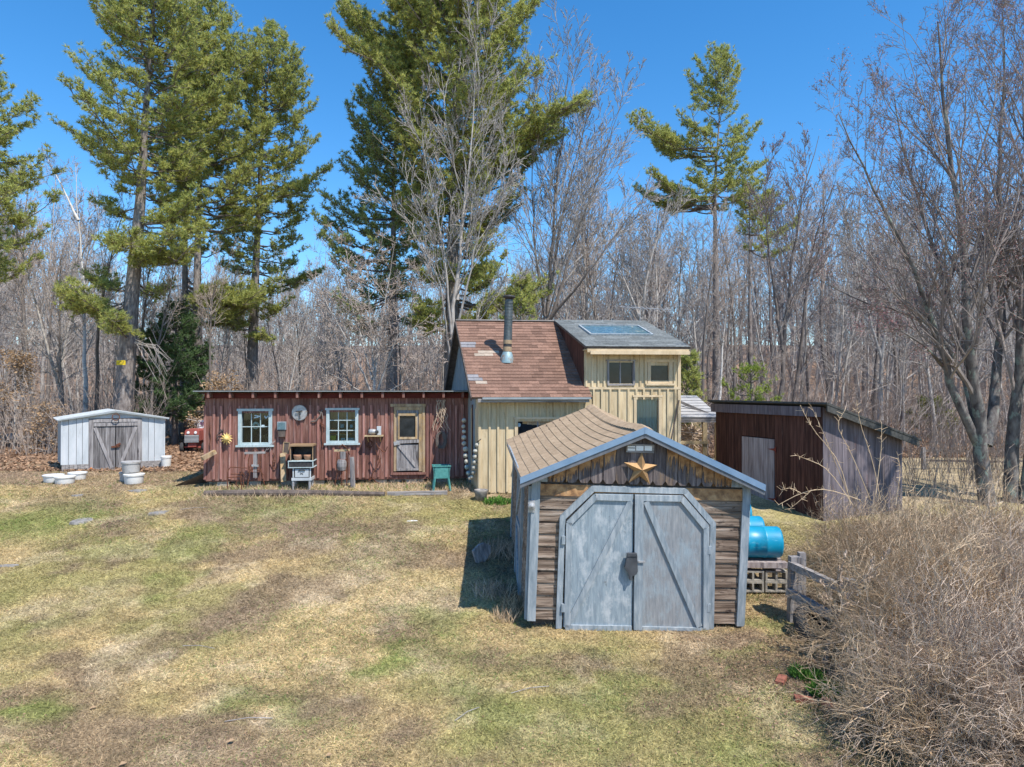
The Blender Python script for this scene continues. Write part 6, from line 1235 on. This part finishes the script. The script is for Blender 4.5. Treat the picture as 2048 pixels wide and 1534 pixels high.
px_tree('bare_maple', 'crooked bare tree right of the lone pine trunk at the house gable', 28, [[(1275, 840), (1280, 700), (1290, 560), (1330, 430), (1345, 380)], [(1282, 640), (1240, 540), (1200, 470), .6]], ('bark_grey', 'twig'), SPG, 22, .12, 48, lmul=.5)
# beeches keeping their tan leaves
def beech(label, px, py0, py1, Y, wpx, nl, seed, name='beech_sapling'):
    rs = np.random.default_rng(seed); H = (py0 - py1) * Y / F; W_ = wpx * Y / F / 2; x = (px - 1024) * Y / F; root = thing(name, label, 'tree', [x, Y, zgf(x, Y)])
    pl = Poly(); tr = Poly(); sp = dict(SPG); sp['ang'] = [1.1, .6, .6]; sp['up'] = [.02, .0, 0, 0]; sp['rat'] = [W_ / H * 1.1, .5, .5]; sp['t0'] = [.08, .2, .2]; sp['kids'] = [30, 6, 3]; tips = []
    grow(pl, np.array([x, Y, zgf(x, Y) - .1]), np.array([0, 0, 1.]), H, .05, 0, sp, rs, tips, first=tr); part(tr.mb(), 'trunk', 'bark_grey', root, True); part(pl.mb(), 'branches', 'twig', root)
    t_ = np.array(tips); t_ = t_[rs.integers(0, len(t_), nl)] + rs.normal(0, .12, (nl, 3)); m = MB(); m.add(*leaves(t_, .055, rs, .5)); part(m, 'crown', 'beech_leaf', root)
beech('young beech still holding tan leaves at the left end of the workshop roof', 445, 840, 700, 28, 120, 2600, 61)
beech('taller tan leaved beech just right of the dark hemlock', 470, 840, 720, 26, 90, 1200, 62)
beech('pale leaved beech brush at the far left in front of the woods', 30, 870, 690, 27, 150, 2200, 63)
beech('small tan beech between the far left brush and the metal shed', 100, 860, 760, 25.5, 90, 900, 64)
beech('low tan leaved bush under the hemlock beside the tractor', 408, 850, 770, 28, 60, 900, 65)
# dead hanging branch in front of the hemlock
m = MB(); rs = np.random.default_rng(9); o = P(272, 685, 26.8)
for k in range(12): e = P(330 + rs.uniform(-20, 20), 720 + rs.uniform(-15, 45), 25.6 + rs.uniform(-.5, .5)); mid_ = (o + e) / 2 + [0, 0, .35]; m.tube([o + rs.normal(0, .05, 3), mid_ + rs.normal(0, .2, 3), e], [.013, .008, .004], 4)
part(m, 'dead_branch', 'twig', pA)

# ---- brush in the right foreground
def shrub(x, y, n_, L, spread, rad, tw, label, mt, seed, r0=.009):
    rs = np.random.default_rng(seed); a_ = rs.uniform(0, 6.28, n_); q = rad * rs.random(n_) ** .5; bx_ = x + q * np.cos(a_); by_ = y + q * np.sin(a_)
    Pn, Rn = stems(bx_, by_, n_, L * rs.uniform(.55, 1.1, n_), spread, r0, seg=7, droop=.42, rs=rs, jit=.035); tw = int(tw * 1.25); T1, R1 = twigs(Pn, tw, L * .28, r0 * .38, rs, seg=4, up=.2, ang=.75); T2, R2 = twigs(T1, tw * 2, L * .11, r0 * .27, rs, seg=3, up=.1, ang=.9)
    root = thing('bare_shrub', label, 'shrub', [x, y, zgf(x, y)], 'bare shrubs in the right foreground'); m = MB(); m.add(*tubes(Pn, Rn, 4)); part(m, 'stems', mt, root); m = MB(); m.add(*tubes(T1, R1, 3)); m.add(*tubes(T2, R2, 3)); part(m, 'twigs', mt, root); q_ = T1[rs.integers(0, len(T1), 260), 2] + rs.normal(0, .03, (260, 3)); m = MB(); m.add(*leaves(q_, .022, rs, .6)); part(m, 'dry_leaves', 'beech_leaf', root)
gp = lambda px, Y: ((px - 1024) * Y / F, Y)
shrub(*gp(1850, 10.0), 460, 1.95, 1.1, .55, 5200, 'tan brush just behind the rail fence, its tips against the plank shed', 'bush', 71)
shrub(*gp(1980, 11.0), 420, 2.0, 1.1, .6, 4600, 'tan brush mound below the maple trunks at the right', 'bush', 72)
shrub(*gp(1900, 8.4), 520, 1.9, 1.15, .5, 6000, 'dense tan brush in the middle of the right foreground mass', 'bush', 73)
shrub(*gp(2050, 8.8), 420, 2.0, 1.2, .5, 5000, 'greyish brush at the right edge below the maple', 'bush_grey', 74)
shrub(*gp(1980, 7.1), 460, 1.7, 1.3, .45, 5400, 'grey twiggy brush low in the bottom right corner', 'bush_grey', 75)
shrub(*gp(1850, 7.0), 220, 1.2, 1.3, .3, 2200, 'sparse low brush spilling over the lawn edge at the bottom', 'bush', 76)
shrub(*gp(2120, 6.6), 300, 1.7, 1.3, .4, 2200, 'brush at the extreme lower right edge of the picture', 'bush_grey', 77)
shrub(*gp(1735, 11.8), 200, 1.7, .9, .3, 1600, 'thin long-stemmed brush reaching up before the plank shed door side', 'bush', 78)
# long shoots
m = MB(); rs = np.random.default_rng(12)
for pl in ([(1700, 1010), (1680, 920), (1625, 860), (1600, 810)], [(1700, 1000), (1660, 900), (1640, 850), (1622, 812)], [(1705, 1010), (1655, 935), (1618, 920), (1590, 910)], [(1760, 1000), (1745, 920), (1720, 850), (1712, 800)], [(1790, 1010), (1800, 940), (1795, 910)], [(1720, 1000), (1650, 975), (1600, 985), (1555, 1010)], [(1600, 985), (1580, 975), (1562, 980)], [(1740, 1000), (1700, 900), (1670, 850), (1690, 820)], [(1620, 982), (1600, 1000), (1575, 1020)], [(1750, 990), (1762, 900), (1763, 845)]):
    T = np.array([P(x, y, 10.2) for x, y in pl]); tt = np.linspace(0, 1, 9) * (len(T) - 1); T = np.stack([np.interp(tt, range(len(T)), T[:, i]) for i in range(3)], -1); T[1:-1] = (T[:-2] + T[2:]) / 4 + T[1:-1] / 2
    m.tube(T, np.linspace(.007, .003, 9), 5)
    for k in range(16):
        i_ = rs.integers(2, 8); f_ = rs.random(); p = T[i_] * (1 - f_) + T[i_ + 1 if i_ < 8 else 8] * f_; m.tube([p, p + nz(rs.normal(size=3) + [0, 0, .6]) * rs.uniform(.04, .12)], [.0035, .002], 4)
solo(m, 'long_shoots', 'bush', 'long budding shoots rising out of the brush against the plank shed', 'shoots')
px_tree('small_dead_tree', 'short crooked dark tree trunk leaning up through the brush by the old tyre', 9.0, [[(1648, 1335), (1656, 1280), (1680, 1215), (1720, 1160), (1770, 1120)], [(1672, 1230), (1650, 1180), (1640, 1150), .5], [(1690, 1205), (1672, 1160), (1690, 1110), .5], [(1668, 1250), (1655, 1200), (1660, 1150), .5]], ('bark_dark', 'bush_grey'), SPG, 30, .05, 52, lmul=.5)
# green clumps in the flower bed
def clump(px, py, r, n_, L, label, mt='green_leaf', w_=.012, name='green_clump', cat='plant', group='green clumps'):
    rs = np.random.default_rng(int(px)); g_ = G(px, py); a_ = rs.uniform(0, 6.28, n_); q = r * rs.random(n_) ** .5; b = np.stack([g_[0] + q * np.cos(a_), g_[1] + q * np.sin(a_) * .8], -1); b = np.concatenate([b, zg(b[:, 0], b[:, 1])[:, None]], 1)
    d = nz(rs.normal(size=(n_, 3)) * [.5, .5, .1] + [0, 0, 1]); Ln = (L * rs.uniform(.5, 1.2, n_))[:, None]; sd = nz(np.cross(d, rs.normal(size=(n_, 3)))) * w_; t_ = b + d * Ln; md = b + d * Ln * .5 + [0, 0, .01]
    V = np.stack([b - sd * .6, b + sd * .6, md + sd, t_, md - sd], 1).reshape(-1, 3); m = MB(); m.add(V, np.arange(n_ * 5).reshape(-1, 5)); return tag(m.build(name, mt), label, cat, group)
clump(1655, 1388, .22, 700, .15, 'fresh bright green clump of leaves among the bricks of the flower bed')
clump(1610, 1352, .2, 340, .13, 'smaller dull green clump left of the bright green one in the bed')
clump(995, 1005, .35, 260, .12, 'low green plant at the foot of the yellow house', w_=.02)
clump(1010, 1238, .2, 130, .22, 'tuft of straw coloured grass at the front left corner of the front shed', 'bush', .005, 'grass_tuft', 'grass tuft', 'grass tufts')
clump(1030, 1215, .2, 130, .28, 'taller tuft of dry stalks on the shady side of the front shed', 'bush', .005, 'grass_tuft', 'grass tuft', 'grass tufts')
clump(985, 1190, .35, 160, .3, 'thin dry stalks in the shadow left of the front shed', 'bush_grey', .004, 'grass_tuft', 'grass tuft', 'grass tufts')
clump(1005, 1110, .45, 220, .35, 'dry weeds around the round slab in the shade', 'bush_grey', .004, 'grass_tuft', 'grass tuft', 'grass tufts')
# weeds along the workshop
rs = np.random.default_rng(14); n_ = 4200; u = rs.uniform(0, 7.2, n_); v = rs.uniform(-1.35, -.15, n_); q = np.stack([RF.pt(a_, b_, 0) for a_, b_ in zip(u, v)]); q[:, 2] = zg(q[:, 0], q[:, 1]) - .01
d = nz(rs.normal(size=(n_, 3)) * [.6, .6, .1] + [0, 0, .8]); Ln = rs.uniform(.06, .24, n_)[:, None]; sd = nz(np.cross(d, rs.normal(size=(n_, 3)))) * .006
m = MB(); m.add(np.stack([q - sd, q + sd, q + d * Ln], 1).reshape(-1, 3), np.arange(n_ * 3).reshape(-1, 3)); tag(m.build('weeds', 'bush'), 'dry weeds growing along the foot of the red workshop', 'weeds', kind='stuff')
m = MB(); n_ = 900; u = rs.uniform(0, 7.2, n_); v = rs.uniform(-.9, -.2, n_); q = np.stack([RF.pt(a_, b_, 0) for a_, b_ in zip(u, v)]); q[:, 2] = zg(q[:, 0], q[:, 1]); d = nz(rs.normal(size=(n_, 3)) * [.6, .6, .1] + [0, 0, .8]); Ln = rs.uniform(.05, .14, n_)[:, None]; sd = nz(np.cross(d, rs.normal(size=(n_, 3)))) * .01
m.add(np.stack([q - sd, q + sd, q + d * Ln], 1).reshape(-1, 3), np.arange(n_ * 3).reshape(-1, 3)); tag(m.build('green_weeds', 'green_leaf'), 'fresh green weeds sprouting along the foot of the red workshop', 'weeds', kind='stuff')
# lawn blades
rs = np.random.default_rng(15); n_ = 620000; Y = 5.6 * (20.5 / 5.6) ** (rs.random(n_) ** .9); px = rs.uniform(-60, 2110, n_); x = (px - 1024) * Y / F; k_ = ~((x > 2.6 + .12 * Y) & (Y > 15)); x, Y = x[k_], Y[k_]; n_ = len(x)
z = zg(x, Y) + .035 * (fbm(x, Y, .35, 71, 3) - .5); b = np.stack([x, Y, z - .004], -1); dens = fbm(x, Y, .9, 91, 4)
d = nz(rs.normal(size=(n_, 3)) * [1, 1, .12] + [0, 0, .45]); sc_ = .7 + .065 * Y; Ln = (rs.uniform(.025, .07, n_) * sc_ * (.6 + .8 * dens))[:, None]; sd = nz(np.cross(d, rs.normal(size=(n_, 3)))) * (.0036 * sc_)[:, None]
c = gcol(x, Y) * 1.12; gm = rs.random((n_, 1)); c = c * (1 - .0 * gm); g2 = (gm < .14) * sst(.35, .6, fbm(x, Y, 1.7, 95, 3))[:, None]; c = c + (np.array([.17, .25, .07]) - c) * g2
m = MB(); m.add(np.stack([b - sd, b + sd, b + d * Ln], 1).reshape(-1, 3), np.arange(n_ * 3).reshape(-1, 3), C=np.repeat(c, 3, 0)); tag(m.build('lawn_grass', 'blade'), 'short matted straw and green lawn grass in the yard', 'grass', kind='stuff')
